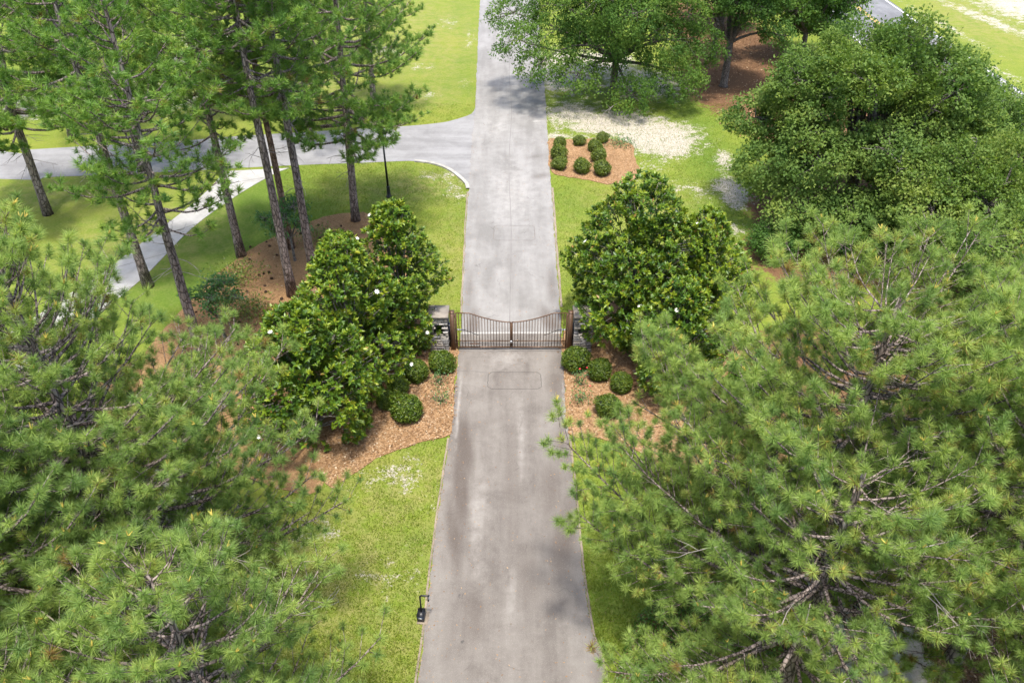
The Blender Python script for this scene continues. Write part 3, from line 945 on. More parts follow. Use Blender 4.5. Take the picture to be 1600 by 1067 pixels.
def make_pine(name, label, loc, H, cb, RAD, seed, K, nl, nw, lean=(0, 0), r0=0.24, nb=44, sec=0.34, mat='needle', bark='bark', group=None, droop=0.0, tmean=.5, bare=0, candles=0.0, top=1.0, stubs=8, keep=1.0, az_bias=None, pexp=.62, tilt=0.0, tsp=.24, extra=()):
    rng = np.random.default_rng(seed)
    root = thing(name, label, 'pine tree', loc, 0, group)
    root.rotation_euler = (0, tilt, 0)
    zz = np.linspace(0, H, 14)
    wob = np.cumsum(rng.normal(0, .035, (14, 2)), 0) * np.linspace(0, 1, 14)[:, None]
    tp = np.c_[lean[0] * zz + wob[:, 0], lean[1] * zz + wob[:, 1], zz]
    tr = r0 * (1 - .80 * (zz / H) ** 1.15)
    tr[0] *= 1.25
    mb = MB()
    # denser lower rings for the flare
    mb.tube(tp, tr, 12, wob=.04, rng=rng)

    def trunk(z):
        return np.array([np.interp(z, zz, tp[:, 0]), np.interp(z, zz, tp[:, 1]), z]), np.interp(z, zz, tr)

    P0, P1, RA, RB = [], [], [], []
    tips, axes = [], []
    az = rng.uniform(0, 6.28)
    bz = np.sort(cb + (H * .985 - cb) * rng.random(nb) ** .92)
    limbs = [(z, None, None) for z in bz] + list(extra)
    for z, eaz, eL in limbs:
        t = (z - cb) / (H - cb)
        az += 2.4 + rng.normal(0, .35)
        if eaz is None and rng.random() > keep:
            continue
        if eaz is not None:
            az = eaz
        prof = (0.62 + 0.38 * min(1, t * 3.0)) * (1 - t) ** pexp + .10 * top
        L = RAD * prof * rng.uniform(.72, 1.12)
        if az_bias is not None:
            L *= 1 + az_bias[1] * math.cos(az - az_bias[0])
        if eL is not None:
            L = eL
        el = R(-8 - droop + 62 * t ** 1.3 + rng.normal(0, 7))
        el = min(el, math.asin(max(-.2, min(1.0, (H + .25 - z) / (L * 1.15)))))
        d = np.array([math.cos(az), math.sin(az), 0])
        p0, rt = trunk(z)
        m = 7
        s = np.linspace(0, 1, m)
        side = np.array([-d[1], d[0], 0])
        bend = rng.normal(0, .10)
        pts = p0 + d * (s * L * math.cos(el))[:, None] + side * (bend * L * s * s)[:, None]
        pts[:, 2] += L * math.sin(el) * s + L * .20 * s ** 2.2 - L * .10 * np.sin(s * math.pi) + np.cumsum(rng.normal(0, .012, m)) * L
        rb = min(rt * .55, .016 + .0135 * L)
        rr = rb * (1 - .82 * s)
        mb.tube(pts, rr, 6, cap=False)
        seglen = L / (m - 1)
        ns = max(3, int(L / (sec * (.5 if eL is not None else 1))))
        for k in range(ns):
            ss = .22 + .78 * (k + rng.random()) / ns
            if ss < .42 and rng.random() < .45:
                continue
            f = ss * (m - 1)
            i = min(int(f), m - 2)
            pb = pts[i] + (pts[i + 1] - pts[i]) * (f - i)
            tan = unit(pts[i + 1] - pts[i])
            sd = side * (1 if k % 2 else -1)
            ang = R(rng.uniform(28, 68))
            v = tan * math.cos(ang) + sd * math.sin(ang) + np.array([0, 0, rng.uniform(-.05, .38)])
            v = unit(v)
            sl_ = (0.30 + 0.30 * L * (1 - ss * .75)) * rng.uniform(.6, 1.15)
            sl_ = min(sl_, 1.7)
            pe = pb + v * sl_ + np.array([0, 0, .10 * sl_])
            P0.append(pb); P1.append(pe); RA.append(.006 + .006 * sl_); RB.append(.006)
            nt = max(1, int(sl_ / tsp))
            for q in range(nt):
                u = (q + .6 + .4 * rng.random()) / nt
                pp = pb + (pe - pb) * u
                if q == nt - 1:
                    tips.append(pe); axes.append(v * .45 + np.array([0, 0, .85]))
                    continue
                vv = unit(v * .6 + rdir(rng, 1)[0] * .75 + np.array([0, 0, .35]))
                ql = rng.uniform(.12, .34)
                P0.append(pp); P1.append(pp + vv * ql); RA.append(.006); RB.append(.005)
                tips.append(pp + vv * ql); axes.append(vv * .45 + np.array([0, 0, .8]))
        tips.append(pts[-1]); axes.append(unit(pts[-1] - pts[-2]) + np.array([0, 0, .4]))
    # leader
    for k in range(9):
        v = unit(rdir(rng, 1)[0] * .8 + np.array([0, 0, .9]))
        p, _ = trunk(H - .02 - .12 * k)
        tips.append(p + v * .3); axes.append(v)
        P0.append(p); P1.append(p + v * .3); RA.append(.008); RB.append(.006)
    mb.segs(P0, P1, np.array(RA), np.array(RB), 3)
    # dead stubs below the crown
    dd = MB()
    S0, S1, SA, SB = [], [], [], []
    cuts = []

    def dead_branch(p, v, L, r, depth):
        n = max(2, int(L / .22))
        for _ in range(n):
            v = unit(v + rdir(rng, 1)[0] * .28 + np.array([0, 0, -.04]))
            q = p + v * L / n
            S0.append(p); S1.append(q); SA.append(r); SB.append(r * .85)
            r *= .85
            if depth and rng.random() < .7:
                dead_branch(q, unit(v + rdir(rng, 1)[0] * .9), L * rng.uniform(.25, .55), r * .7, depth - 1)
            p = q

    for k in range(stubs):
        z = cb * rng.uniform(.62, 1.12)
        p, rt = trunk(z)
        a = rng.uniform(0, 6.28)
        dead_branch(p, np.array([math.cos(a), math.sin(a), rng.uniform(-.25, .15)]), rng.uniform(.4, 1.3), .016, 1)
        cuts.append(len(S0))
    for k in range(bare):
        z = rng.uniform(cb * .8, H * .85)
        p, rt = trunk(z)
        a = rng.uniform(0, 6.28)
        L = RAD * rng.uniform(.25, .6)
        st_ = p + np.array([math.cos(a), math.sin(a), .1]) * L
        dead_branch(st_, unit(np.array([math.cos(a), math.sin(a), rng.uniform(-.6, .3)])), rng.uniform(.6, 1.2), .015, 2)
        cuts.append(len(S0))
    mb.build('trunk', M[bark], root)
    for a_, b_ in zip([0] + cuts[:-1], cuts):
        dd = MB()
        dd.segs(S0[a_:b_], S1[a_:b_], np.array(SA[a_:b_]), np.array(SB[a_:b_]), 4)
        dd.build('dead_branch', M['dead'], root)
    T = np.array(tips)
    A = unit(np.array(axes))
    n = len(T)
    S = rng.uniform(.62, 1.18, n)
    tint = np.clip(rng.normal(tmean, .20, n) + .13 * np.sin(T[:, 0] * 1.1 + seed) * np.cos(T[:, 1] * 1.3), 0, .9)
    tint = np.where(rng.random(n) < .005, 1.05, tint)
    nm = MB()
    needle_mesh(nm, T, A, S, K, nl, nw, rng, tint)
    nm.build('crown', M[mat], root)
    if candles:
        pick = rng.random(n) < candles
        C0 = T[pick]
        Ad = unit(A[pick] + .5 * rdir(rng, len(C0)))
        cm = MB()
        reps = 3
        for _ in range(reps):
            Av = unit(Ad + .55 * rdir(rng, len(C0)) + np.array([0, 0, .3]))
            cm.segs(C0 + Av * .02, C0 + Av * rng.uniform(.08, .15, (len(C0), 1)), .013, .007, 4)
        cm.build('candle', M['candle'], root)['kind'] = 'stuff'
    return root, n


NT_COUNT = 0


def near_pine(label, x, y, H, cb, RAD, seed, **kw):
    global NT_COUNT
    a = dict(K=125, nl=.225, nw=.0112, r0=.19, nb=112, sec=.245, tsp=.30, group='big pines in front of the gate', bare=4, candles=.10, stubs=5)
    a.update(kw)
    r, n = make_pine('pine_tree', label, (x, y, 0), H, cb, RAD, seed, **a)
    NT_COUNT += n * a['K']
    return r


def pine_copy(src, label, x, y, rz, sc):
    return dup(src, (x, y, 0), rz, (sc, sc, sc), label)


n1 = near_pine('big pine on the left, its pointed top nearest the concrete walk', -9.4, 12.6, 12.6, 2.2, 6.6, 101, bare=5, pexp=1.05, nb=150)
n2 = near_pine('pine at the left edge whose trunk is hidden by its own wide crown', -10.6, 9.8, 10.6, 2.4, 4.4, 102)
n3 = near_pine('low pine at the bottom left overhanging the lawn beside the drive', -5.9, 8.4, 8.8, 2.0, 3.9, 103, bare=5, keep=.85)
n4 = near_pine('big pine on the right in front of the right magnolias', 7.8, 13.5, 10.9, 2.6, 5.1, 105, tmean=.6, bare=6, pexp=.42, extra=[(6.0, 2.88, 5.3), (5.2, 3.06, 5.2), (5.0, 2.75, 5.2), (6.6, 3.0, 5.0), (4.4, 2.95, 5.1)])
n5 = near_pine('spreading pine on the right whose low branch reaches over the drive', 6.7, 10.7, 8.9, 2.2, 4.3, 107, tmean=.55, bare=8, droop=5, pexp=.5, nb=92, keep=.52, extra=[(4.6, 2.62, 6.3), (4.2, 2.72, 5.6), (5.4, 2.42, 5.4), (5.0, 2.55, 5.0), (4.9, 2.15, 4.8), (3.6, 3.45, 5.0), (4.0, 3.55, 4.6), (6.2, 2.6, 4.2)])
pine_copy(n2, 'pine at the left edge standing behind the other big left pines', -13.6, 15.0, 2.1, 1.12)
pine_copy(n3, 'pine cut off by the bottom left corner', -9.4, 6.5, 3.9, .98)
pine_copy(n4, 'big pine at the right edge beside the oaks', 11.9, 12.2, 2.3, .99)
pine_copy(n5, 'pine at the lower right edge above the bare sand', 11.0, 7.2, 4.0, 1.0)
pine_copy(n3, 'smaller pine at the bottom right beside the ground cover', 5.4, 6.0, 1.2, .82)
pine_copy(n4, 'pine at the right edge behind the big right pines', 14.6, 16.4, 4.4, .80)

tall = [  # base px, upper trunk px, height, crown base, radius, seed, label
    ((556, 345), (541, 190), 15.0, 4.3, 5.0, 201, 'tall pine by the lamp post with its trunk on the tip of the mulch bed', {}),
    ((492, 440), (428, 80), 17.5, 7.4, 3.9, 202, 'tall pine with a thick grey trunk rising from behind the left magnolias', {}),
    ((457, 462), (385, 100), 17.5, 9.4, 3.2, 203, 'tall pine with a straight dark trunk in the middle of the mulch bed', {}),
    ((455, 388), (404, 130), 16.5, 8.6, 2.8, 204, 'slim reddish pine behind the straight dark trunk in the mulch bed', {'bark': 'bark_red', 'r0': .17}),
    ((377, 400), (332, 215), 15.0, 5.9, 3.6, 205, 'tall pine on the lawn side edge of the mulch bed', {}),
    ((318, 570), (226, 245), 14.5, 6.0, 3.1, 206, 'tall pine with leafy lower branches at the near left end of the mulch bed', {'r0': .20, 'stubs': 12}),
    ((232, 448), (141, 175), 16.0, 8.0, 3.9, 207, 'tall pine leaning beside the left border of the concrete walk', {}),
    ((75, 335), (20, 180), 16.0, 6.0, 4.4, 208, 'tall pine on the lawn near the left edge of the picture', {}),
    ((486, 228), (472, 92), 15.0, 6.0, 3.6, 209, 'pine across the side street behind the thick grey trunk', {'r0': .19}),
    ((322, 185), (290, 40), 16.0, 4.5, 4.2, 210, 'pine across the side street on the yellow lawn, left of the middle', {}),
    ((222, 268), (203, 187), 15.0, 4.6, 4.2, 211, 'pine at the kerb of the side street left of the concrete walk', {}),
    ((112, 215), (95, 120), 16.0, 4.8, 4.6, 212, 'pine across the side street near the left edge', {}),
    ((585, 170), (575, 60), 13.5, 3.8, 4.0, 213, 'pine across the side street at the right end of its row', {}),
    ((405, 150), (392, 60), 15.0, 4.6, 4.2, 214, 'far pine behind the row, above the yellow lawn', {}),
    ((20, 180), (0, 80), 16.0, 4.6, 4.8, 215, 'far pine in the top left corner', {}),
    ((215, 120), (205, 40), 15.0, 4.5, 4.6, 216, 'farthest pine beside the white sand at the top left', {}),
    ((520, 95), (514, 20), 13.0, 3.5, 4.4, 217, 'farthest pine at the top, left of the yellow lawn strip', {}),
]
COPY_OF = {208: 201, 210: 205, 211: 201, 212: 209, 214: 209, 215: 205, 216: 209, 217: 213}
made = {}
for b, u, H, cb, rad, seed, label, kw in tall:
    g = G(*b)
    up = at_Y(u[0], u[1], g.y)
    tilt = math.atan2(up.x - g.x, max(2.0, up.z))
    if seed in COPY_OF:
        src, H0 = made[COPY_OF[seed]]
        r = dup(src, (g.x, g.y, 0), 0, (H / H0,) * 3, label)
        r.rotation_euler = (Matrix.Rotation(tilt, 3, 'Y') @ Matrix.Rotation(seed * 1.7, 3, 'Z')).to_euler()
        continue
    a = dict(K=40, nl=.28, nw=.027, r0=.205, nb=62, sec=.22, mat='needle_far', group='tall pines on the left', stubs=10)
    a.update(kw)
    r, n = make_pine('tall_pine', label, (g.x, g.y, 0), H, cb, rad, seed, tilt=tilt, **a)
    made[seed] = (r, H)
    NT_COUNT += n * a['K']

# ------------------------------------------------------------------ broadleaf trees
def make_oak(name, label, cat, loc, H, zlow, RX, RY, seed, nleaf, L=.15, W=.065, mat='oak', bark='oak_bark', fork=2.5, r0=.28, lobes=16, lobe_r=.40, group=None, droop=0.0, off=(0, 0), bare=6, clump=38, tm=.5, offlobes=(), spread=.27):
    nleaf = int(nleaf * 1.35)
    rng = np.random.default_rng(seed)
    root = thing(name, label, cat, loc, 0, group)
    zc, rz = (H + zlow) / 2, (H - zlow) / 2
    rad = np.array([RX, RY, rz])
    cen = np.array([off[0], off[1], zc])
    LC, LR = [], []
    ga = math.pi * (3 - math.sqrt(5))
    for i in range(lobes):
        u = 1 - 1.75 * (i + .5) / lobes
        a = ga * i + rng.normal(0, .25)
        q = math.sqrt(max(0, 1 - u * u))
        d = np.array([q * math.cos(a), q * math.sin(a), u])
        LC.append(cen + d * rad * rng.uniform(.52, .72))
        LR.append(lobe_r * (RX + RY + rz) / 3 * rng.uniform(.75, 1.2))
    for ox, oy, oz, orr in offlobes:
        LC.append(np.array([ox, oy, oz])); LR.append(orr)
    LC.append(cen + np.array([0, 0, rz * .2])); LR.append(lobe_r * RX * .9)
    LC, LR = np.array(LC), np.array(LR)
    nc = nleaf // clump
    w = LR ** 2 / (LR ** 2).sum()
    idx = rng.choice(len(LC), nc * 3, p=w)
    d = rdir(rng, nc * 3)
    d[:, 2] = d[:, 2] * .85 + .12
    d = unit(d)
    sq = np.array([1, 1, .72])
    C = LC[idx] + d * sq * (LR[idx] * rng.uniform(.72, 1.05, len(idx)))[:, None]
    # drop clumps buried in neighbouring lobes
    deep = np.zeros(len(C))
    for c, r in zip(LC, LR):
        deep += (np.linalg.norm((C - c) / sq, axis=1) < r * .62)
    keep = (deep == 0) | (rng.random(len(C)) < .10)
    keep &= C[:, 2] > max(.25, zlow * .6)
    C, idx, d = C[keep][:nc], idx[keep][:nc], d[keep][:nc]
    n = len(C)
    out = unit(C - cen)
    lv = MB()
    cid = np.repeat(np.arange(n), clump)
    sizes = rng.uniform(.65, 1.35, n)
    # each spray is a flattened fan along its outward direction
    ax = unit(out + np.array([0, 0, -droop]) + .4 * rdir(rng, n))
    nn = unit(np.c_[np.zeros((n, 2)), np.ones(n)] + .35 * rdir(rng, n) + .35 * out)
    sd = unit(np.cross(nn, ax))
    nn = np.cross(ax, sd)
    g = rng.normal(0, 1, (n * clump, 3))
    g *= np.minimum(1, 1.7 / (np.linalg.norm(g, axis=1, keepdims=True) + 1e-6))
    O = ax[cid] * (g[:, 0] * spread * 1.15)[:, None] + sd[cid] * (g[:, 1] * spread * .85)[:, None] + nn[cid] * (g[:, 2] * spread * .42)[:, None]
    P = C[cid] + O * sizes[cid][:, None]
    if droop:
        P[:, 2] -= droop * .5 * np.abs(g[:, 0]) * spread
    L, W = L * .95, W * 1.25
    N = unit(nn[cid] + .65 * rdir(rng, len(P)))
    A = unit(ax[cid] * .6 + rdir(rng, len(P)))
    tint = np.clip(np.repeat(rng.normal(tm, .16, n) + .14 * np.sin(C[:, 0] * .9 + C[:, 2] * 1.7 + seed), clump) + rng.normal(0, .07, len(P)), 0, 1)
    P[:, 2] = np.maximum(P[:, 2], .06)
    leaves(lv, P, N, A, L * rng.uniform(.7, 1.3, len(P)), W * rng.uniform(.7, 1.3, len(P)), tint)
    lv.build('crown', M[mat], root)
    # wood
    tb = MB()
    fk = np.array([off[0] * .15, off[1] * .15, fork])
    tb.tube([(0, 0, 0), (0, 0, .12), fk * .4, fk * .8, fk], [r0 * 1.5, r0 * 1.12, r0, r0 * .92, r0 * .9], 10, wob=.05, rng=rng)
    S0, S1, SA, SB = [], [], [], []
    for c, r in zip(LC, LR):
        s = np.linspace(0, 1, 6)
        mid = (fk + c) / 2 + rng.normal(0, .12, 3) * np.linalg.norm(c - fk) + np.array([0, 0, .12 * np.linalg.norm(c[:2] - fk[:2])])
        pts = ((1 - s) ** 2)[:, None] * fk + (2 * s * (1 - s))[:, None] * mid + (s ** 2)[:, None] * c
        tb.tube(pts, np.linspace(r0 * .5, r0 * .13, 6), 6, cap=False)
    for k in rng.choice(n, min(n, 420), replace=False):
        c = LC[idx[k]]
        m_ = c + (C[k] - c) * .5 + rng.normal(0, .12, 3) * LR[idx[k]]
        S0 += [c, m_]; S1 += [m_, C[k]]; SA += [.028, .016]; SB += [.016, .006]
    tb.segs(S0, S1, np.array(SA), np.array(SB), 4)
    tb.build('trunk', M[bark], root)
    if bare:
        D0, D1, DA, DB = [], [], [], []

        def tw(p, v, Ln, r, dep):
            m_ = max(2, int(Ln / .3))
            for _ in range(m_):
                v = unit(v + rdir(rng, 1)[0] * .33)
                q = p + v * Ln / m_
                D0.append(p); D1.append(q); DA.append(r); DB.append(r * .85)
                r *= .86
                if dep and rng.random() < .75:
                    tw(q, unit(v + rdir(rng, 1)[0] * .9), Ln * rng.uniform(.3, .6), r * .75, dep - 1)
                p = q

        for k in rng.choice(n, bare, replace=False):
            D0.clear(); D1.clear(); DA.clear(); DB.clear()
            tw(LC[idx[k]] + (C[k] - LC[idx[k]]) * .55, unit(C[k] - LC[idx[k]]), LR[idx[k]] * rng.uniform(.7, 1.2), .024, 2)
            db = MB()
            db.segs(D0, D1, np.array(DA), np.array(DB), 4)
            db.build('dead_branch', M['dead'], root)
    return root


# feathery willow oak over the far drive
g = G(958, 146)
make_oak('willow_oak', 'feathery oak with drooping branches standing on bare sand beside the far drive', 'oak tree', (g.x, g.y, 0), 11.0, .6, 6.4, 6.0, 301, 62000, L=.17, W=.07, mat='willow_oak', bark='oak_bark', fork=2.2, r0=.24, lobes=22, lobe_r=.33, droop=.55, bare=9, clump=34, tm=.5,
         offlobes=[(-6.9, .5, 5.2, 1.7), (-6.6, -2.6, 4.4, 1.6), (-5.3, -3.6, 3.2, 1.5), (.6, -4.6, 1.6, 1.5), (3.6, -3.4, 2.2, 1.8), (-2.8, -3.6, 2.6, 1.5), (5.2, -1.0, 3.6, 1.9)])
# two dark trees with bare forked trunks
g = G(1130, 135)
make_oak('forked_oak', 'dark oak with a bare forked trunk above brown fallen leaves', 'oak tree', (g.x, g.y, 0), 9.0, 3.7, 3.6, 3.6, 302, 24000, L=.17, W=.075, mat='willow_oak', fork=3.0, r0=.24, lobes=12, bare=0, tm=.3, offlobes=[(2.8, -1.2, 3.9, 1.2)])
g = G(1114, 92)
make_oak('forked_oak', 'slimmer dark oak standing behind the forked trunk', 'oak tree', (g.x, g.y, 0), 9.0, 3.9, 3.2, 3.2, 303, 16000, L=.18, W=.08, mat='willow_oak', fork=3.0, r0=.20, lobes=10, bare=0, tm=.3)
# the big broad oak
make_oak('broad_oak', 'largest bright green oak with a broad round crown beside the public road', 'oak tree', (17.6, 38.2, 0), 10.2, .7, 6.9, 5.8, 304, 112000, L=.165, W=.075, fork=2.0, r0=.34, lobes=40, lobe_r=.265, bare=14, clump=36, tm=.55,
         offlobes=[(-5.0, -1.6, 3.0, 1.7), (-4.0, -4.0, 2.0, 1.6), (-5.4, .8, 4.6, 1.5), (5.8, .2, 5.0, 1.7), (-1.8, -4.8, 1.9, 1.8), (1.2, -5.0, 2.4, 1.8), (-3.4, -3.2, 4.2, 1.7), (4.0, -4.4, 3.0, 1.8), (-.4, -3.6, 4.8, 1.8), (6.4, 2.6, 4.2, 1.8)])
make_oak('broad_oak', 'lower pale green oak in front of the largest oak, at the right edge', 'oak tree', (20.6, 31.8, 0), 6.6, .8, 5.2, 4.2, 305, 58000, L=.15, W=.07, fork=1.6, r0=.26, lobes=24, lobe_r=.31, bare=9, clump=36, tm=.68)
make_oak('broad_oak', 'oak at the right edge between the pale oak and the road', 'oak tree', (26.2, 39.5, 0), 5.4, 1.0, 3.2, 3.4, 306, 15000, L=.16, W=.07, fork=1.8, r0=.22, lobes=14, bare=4, tm=.5)
make_oak('broad_oak', 'oak at the right edge behind the big pines', 'oak tree', (19.8, 24.5, 0), 7.4, 1.0, 4.2, 4.0, 307, 26000, L=.15, W=.07, fork=1.8, r0=.24, lobes=16, bare=4, tm=.6)
for i, (x, y, H, r, n_, lab) in enumerate([(22.0, 62.0, 7.4, 4.2, 15000, 'dark tree at the top of the picture behind the largest oak'), (17.8, 71.0, 7.0, 4.0, 12000, 'farthest dark tree at the top between the forked oaks and the road'),
                                           (26.0, 70.5, 7.0, 3.4, 10000, 'dark tree at the top against the public road')]):
    make_oak('roadside_tree', lab, 'tree', (x, y, 0), H, 1.0, r, r, 310 + i, n_, L=.22, W=.11, mat='willow_oak', fork=2.0, r0=.2, lobes=12, bare=0, tm=.32, clump=28)
# understory bushes between the oaks and the right pines
for i, (px, py, H, r, n_, lab, m_) in enumerate([(1215, 400, 1.7, 1.5, 6000, 'dark leafy bush at the foot of the largest oak', 'willow_oak'), (1330, 395, 2.6, 2.4, 12000, 'dense dark bush between the big right pine and the oaks', 'willow_oak'),
                                                 (1180, 620, 1.3, 1.4, 6000, 'bright green bush showing between the right pine branches', 'cover')]):
    g = G(px, py)
    make_oak('leafy_bush', lab, 'bush', (g.x, g.y, 0), H, .1, r, r, 330 + i, n_, L=.12, W=.06, mat=m_, fork=.4, r0=.05, lobes=8, lobe_r=.42, bare=3, tm=.35, clump=30, spread=.22)


# ------------------------------------------------------------------ magnolias
def make_magnolia(label, loc, H, RAD, seed, nros=1500, tm=.5, flowers=7, open_side=None, zlow=.25, squash=1.0, taper=.30):
    rng = np.random.default_rng(seed)
    root = thing('magnolia_tree', label, 'magnolia tree', loc, 0, 'magnolias flanking the gate')
    # crown of overlapping rounded boughs
    nl_ = 20
    LC, LR = [], []
    for q in range(nl_):
        f = (q + .5) / nl_
        z = zlow + (H - zlow) * (.06 + .86 * f)
        pr = RAD * min(1.0, .72 + .9 * f) * (1 - max(0.0, (f - .35) / .65) ** (1.6 + 2.0 * (.3 - taper))) ** (.75)
        a = q * 2.4 + rng.normal(0, .4)
        lr = RAD * rng.uniform(.32, .48) * (1 - .22 * f)
        rr_ = max(0.0, pr - lr * .85) * rng.uniform(.82, 1.1)
        LC.append((rr_ * math.cos(a), rr_ * math.sin(a) * squash, z)); LR.append(lr)
        if q % 2:
            LC.append((-rr_ * .75 * math.cos(a + .5), -rr_ * .75 * math.sin(a + .5) * squash, z)); LR.append(lr * rng.uniform(.85, 1.15))
    LC.append((0, 0, H - RAD * .36)); LR.append(RAD * .36)
    LC, LR = np.array(LC), np.array(LR)
    n = int(nros * 3.2)
    idx = rng.choice(len(LC), n, p=LR ** 2 / (LR ** 2).sum())
    dl = rdir(rng, n)
    lay = np.where(rng.random(n) < .75, rng.uniform(.94, 1.06, n), rng.uniform(.6, .94, n))
    C = LC[idx] + dl * (LR[idx] * lay)[:, None] * np.array([1, 1, .85])
    deep = np.zeros(n)
    for c_, r_ in zip(LC, LR):
        deep += np.linalg.norm((C - c_) / np.array([1, 1, .85]), axis=1) < r_ * .72
    zc = zlow + (H - zlow) * .4
    d = unit(dl + unit(C - np.array([0, 0, zc])) * .8)
    k = (C[:, 2] > .15) & ((deep == 0) | (rng.random(n) < .12))
    if open_side is not None:
        od = np.array(open_side)
        hole = (np.linalg.norm(C - od[:3], axis=1) < od[3])
        k &= ~(hole & (rng.random(n) < .93))
    C, d, lay = C[k][:nros], d[k][:nros], lay[k][:nros]
    n = len(C)
    ax = unit(d * .8 + np.array([0, 0, .55]) + .35 * rdir(rng, n))
    NL = 13
    cid = np.repeat(np.arange(n), NL)
    X = perp(ax)
    Yv = np.cross(ax, X)
    ph = (np.tile(np.arange(NL), n) * 2.4 + rng.normal(0, .3, n * NL))
    tilt = rng.uniform(.25, 1.25, n * NL)
    A = ax[cid] * np.cos(tilt)[:, None] + (X[cid] * np.cos(ph)[:, None] + Yv[cid] * np.sin(ph)[:, None]) * np.sin(tilt)[:, None]
    Ln = rng.uniform(.12, .21, n * NL)
    P = C[cid] + A * (Ln * .55)[:, None] - ax[cid] * (rng.random(n * NL) * .16)[:, None]
    N = unit(ax[cid] - A * (np.einsum('ij,ij->i', ax[cid], A))[:, None] + .2 * rdir(rng, n * NL))
    young = (rng.random(n) < .40) & (lay > .9)
    base = np.where(young, rng.uniform(.58, .88, n), rng.normal(tm * .95, .14, n))
    tint = np.clip(base[cid] + rng.normal(0, .09, n * NL) - .25 * (tilt > .95), 0, .93)
    tint = np.where(rng.random(n * NL) < .012, 1.0, tint)
    lv = MB()
    leaves(lv, P, N, A, Ln, Ln * rng.uniform(.36, .5, n * NL), tint, .12)
    lv.build('crown', M['magnolia'], root)
    tb = MB()
    S0, S1, SA, SB = [], [], [], []
    zz = np.linspace(0, H * .85, 8)
    tp = np.c_[np.cumsum(rng.normal(0, .05, (8, 2)), 0), zz]
    tp[0, :2] = 0
    tb.tube(tp, np.linspace(.13, .02, 8), 8)
    for j in range(46):
        i = rng.integers(0, n)
        z0 = max(.25, C[i, 2] * rng.uniform(.25, .6))
        p = np.array([np.interp(z0, zz, tp[:, 0]), np.interp(z0, zz, tp[:, 1]), z0])
        e = C[i]
        s = np.linspace(0, 1, 5)[:, None]
        m_ = (p + e) / 2 + np.array([0, 0, -.1]) + rng.normal(0, .12, 3)
        pts = (1 - s) ** 2 * p + 2 * s * (1 - s) * m_ + s ** 2 * e
        tb.tube(pts, np.linspace(.035, .010, 5), 5, cap=False)
    near = C[:, None, :]
    for i in rng.choice(n, min(n, 500), replace=False):
        c = C[i]
        p = c * np.array([.7, .7, 1]) + np.array([0, 0, -.35])
        S0.append(p); S1.append(c); SA.append(.014); SB.append(.008)
    tb.segs(S0, S1, np.array(SA), np.array(SB), 4)
    tb.build('trunk', M['pale_bark'], root)
    # white blossoms
    cand = np.where((lay > .97) & (d[:, 2] > -.25) & (d[:, 1] < .35))[0]
    for i in rng.choice(cand, flowers, replace=False):
        fm = MB()
        c = C[i] + ax[i] * .10
        q = 7
        a_ = np.arange(q) * 2 * math.pi / q + rng.random() * 6
        X0 = perp(ax[i:i + 1])[0]
        Y0 = np.cross(ax[i], X0)
        D = np.cos(a_)[:, None] * X0 + np.sin(a_)[:, None] * Y0
        A2 = unit(D + ax[i] * rng.uniform(.2, .9))
        leaves(fm, c + A2 * .05, np.tile(ax[i], (q, 1)), A2, rng.uniform(.075, .10), .055, .5, .12)
        fm.build('flower', M['petal'], root)
    return root


g = G(640, 545)
make_magnolia('left magnolia closest to the gate, its pointed top the highest of the left row', (-4.42, 26.4, 0), 6.4, 2.1, 401, 1500, flowers=6)
make_magnolia('middle magnolia of the left row, white blossoms on its crown', (-5.9, 23.6, 0), 6.5, 2.4, 402, 1800, flowers=4, taper=.15)
make_magnolia('nearest magnolia of the left row with pale bare stems showing at its foot', (-7.05, 20.9, 0), 5.6, 2.6, 403, 2000, flowers=3, open_side=(.55, -2.1, 1.1, 1.55))
make_magnolia('lower magnolia at the back of the left row, beside the pine straw', (-6.4, 26.0, 0), 5.2, 1.9, 404, 1200, flowers=2)
make_magnolia('largest magnolia, on the right of the gate', (4.85, 26.8, 0), 6.9, 3.1, 405, 3000, tm=.45, flowers=6, taper=.1)
make_magnolia('rust tinged magnolia at the right end of the right row', (7.3, 26.5, 0), 6.0, 2.3, 406, 1700, tm=.62, flowers=3, taper=.1)
make_magnolia('lower magnolia in front of the right row, behind the pine branches', (6.0, 23.6, 0), 4.8, 1.9, 407, 1200, tm=.35, flowers=4)


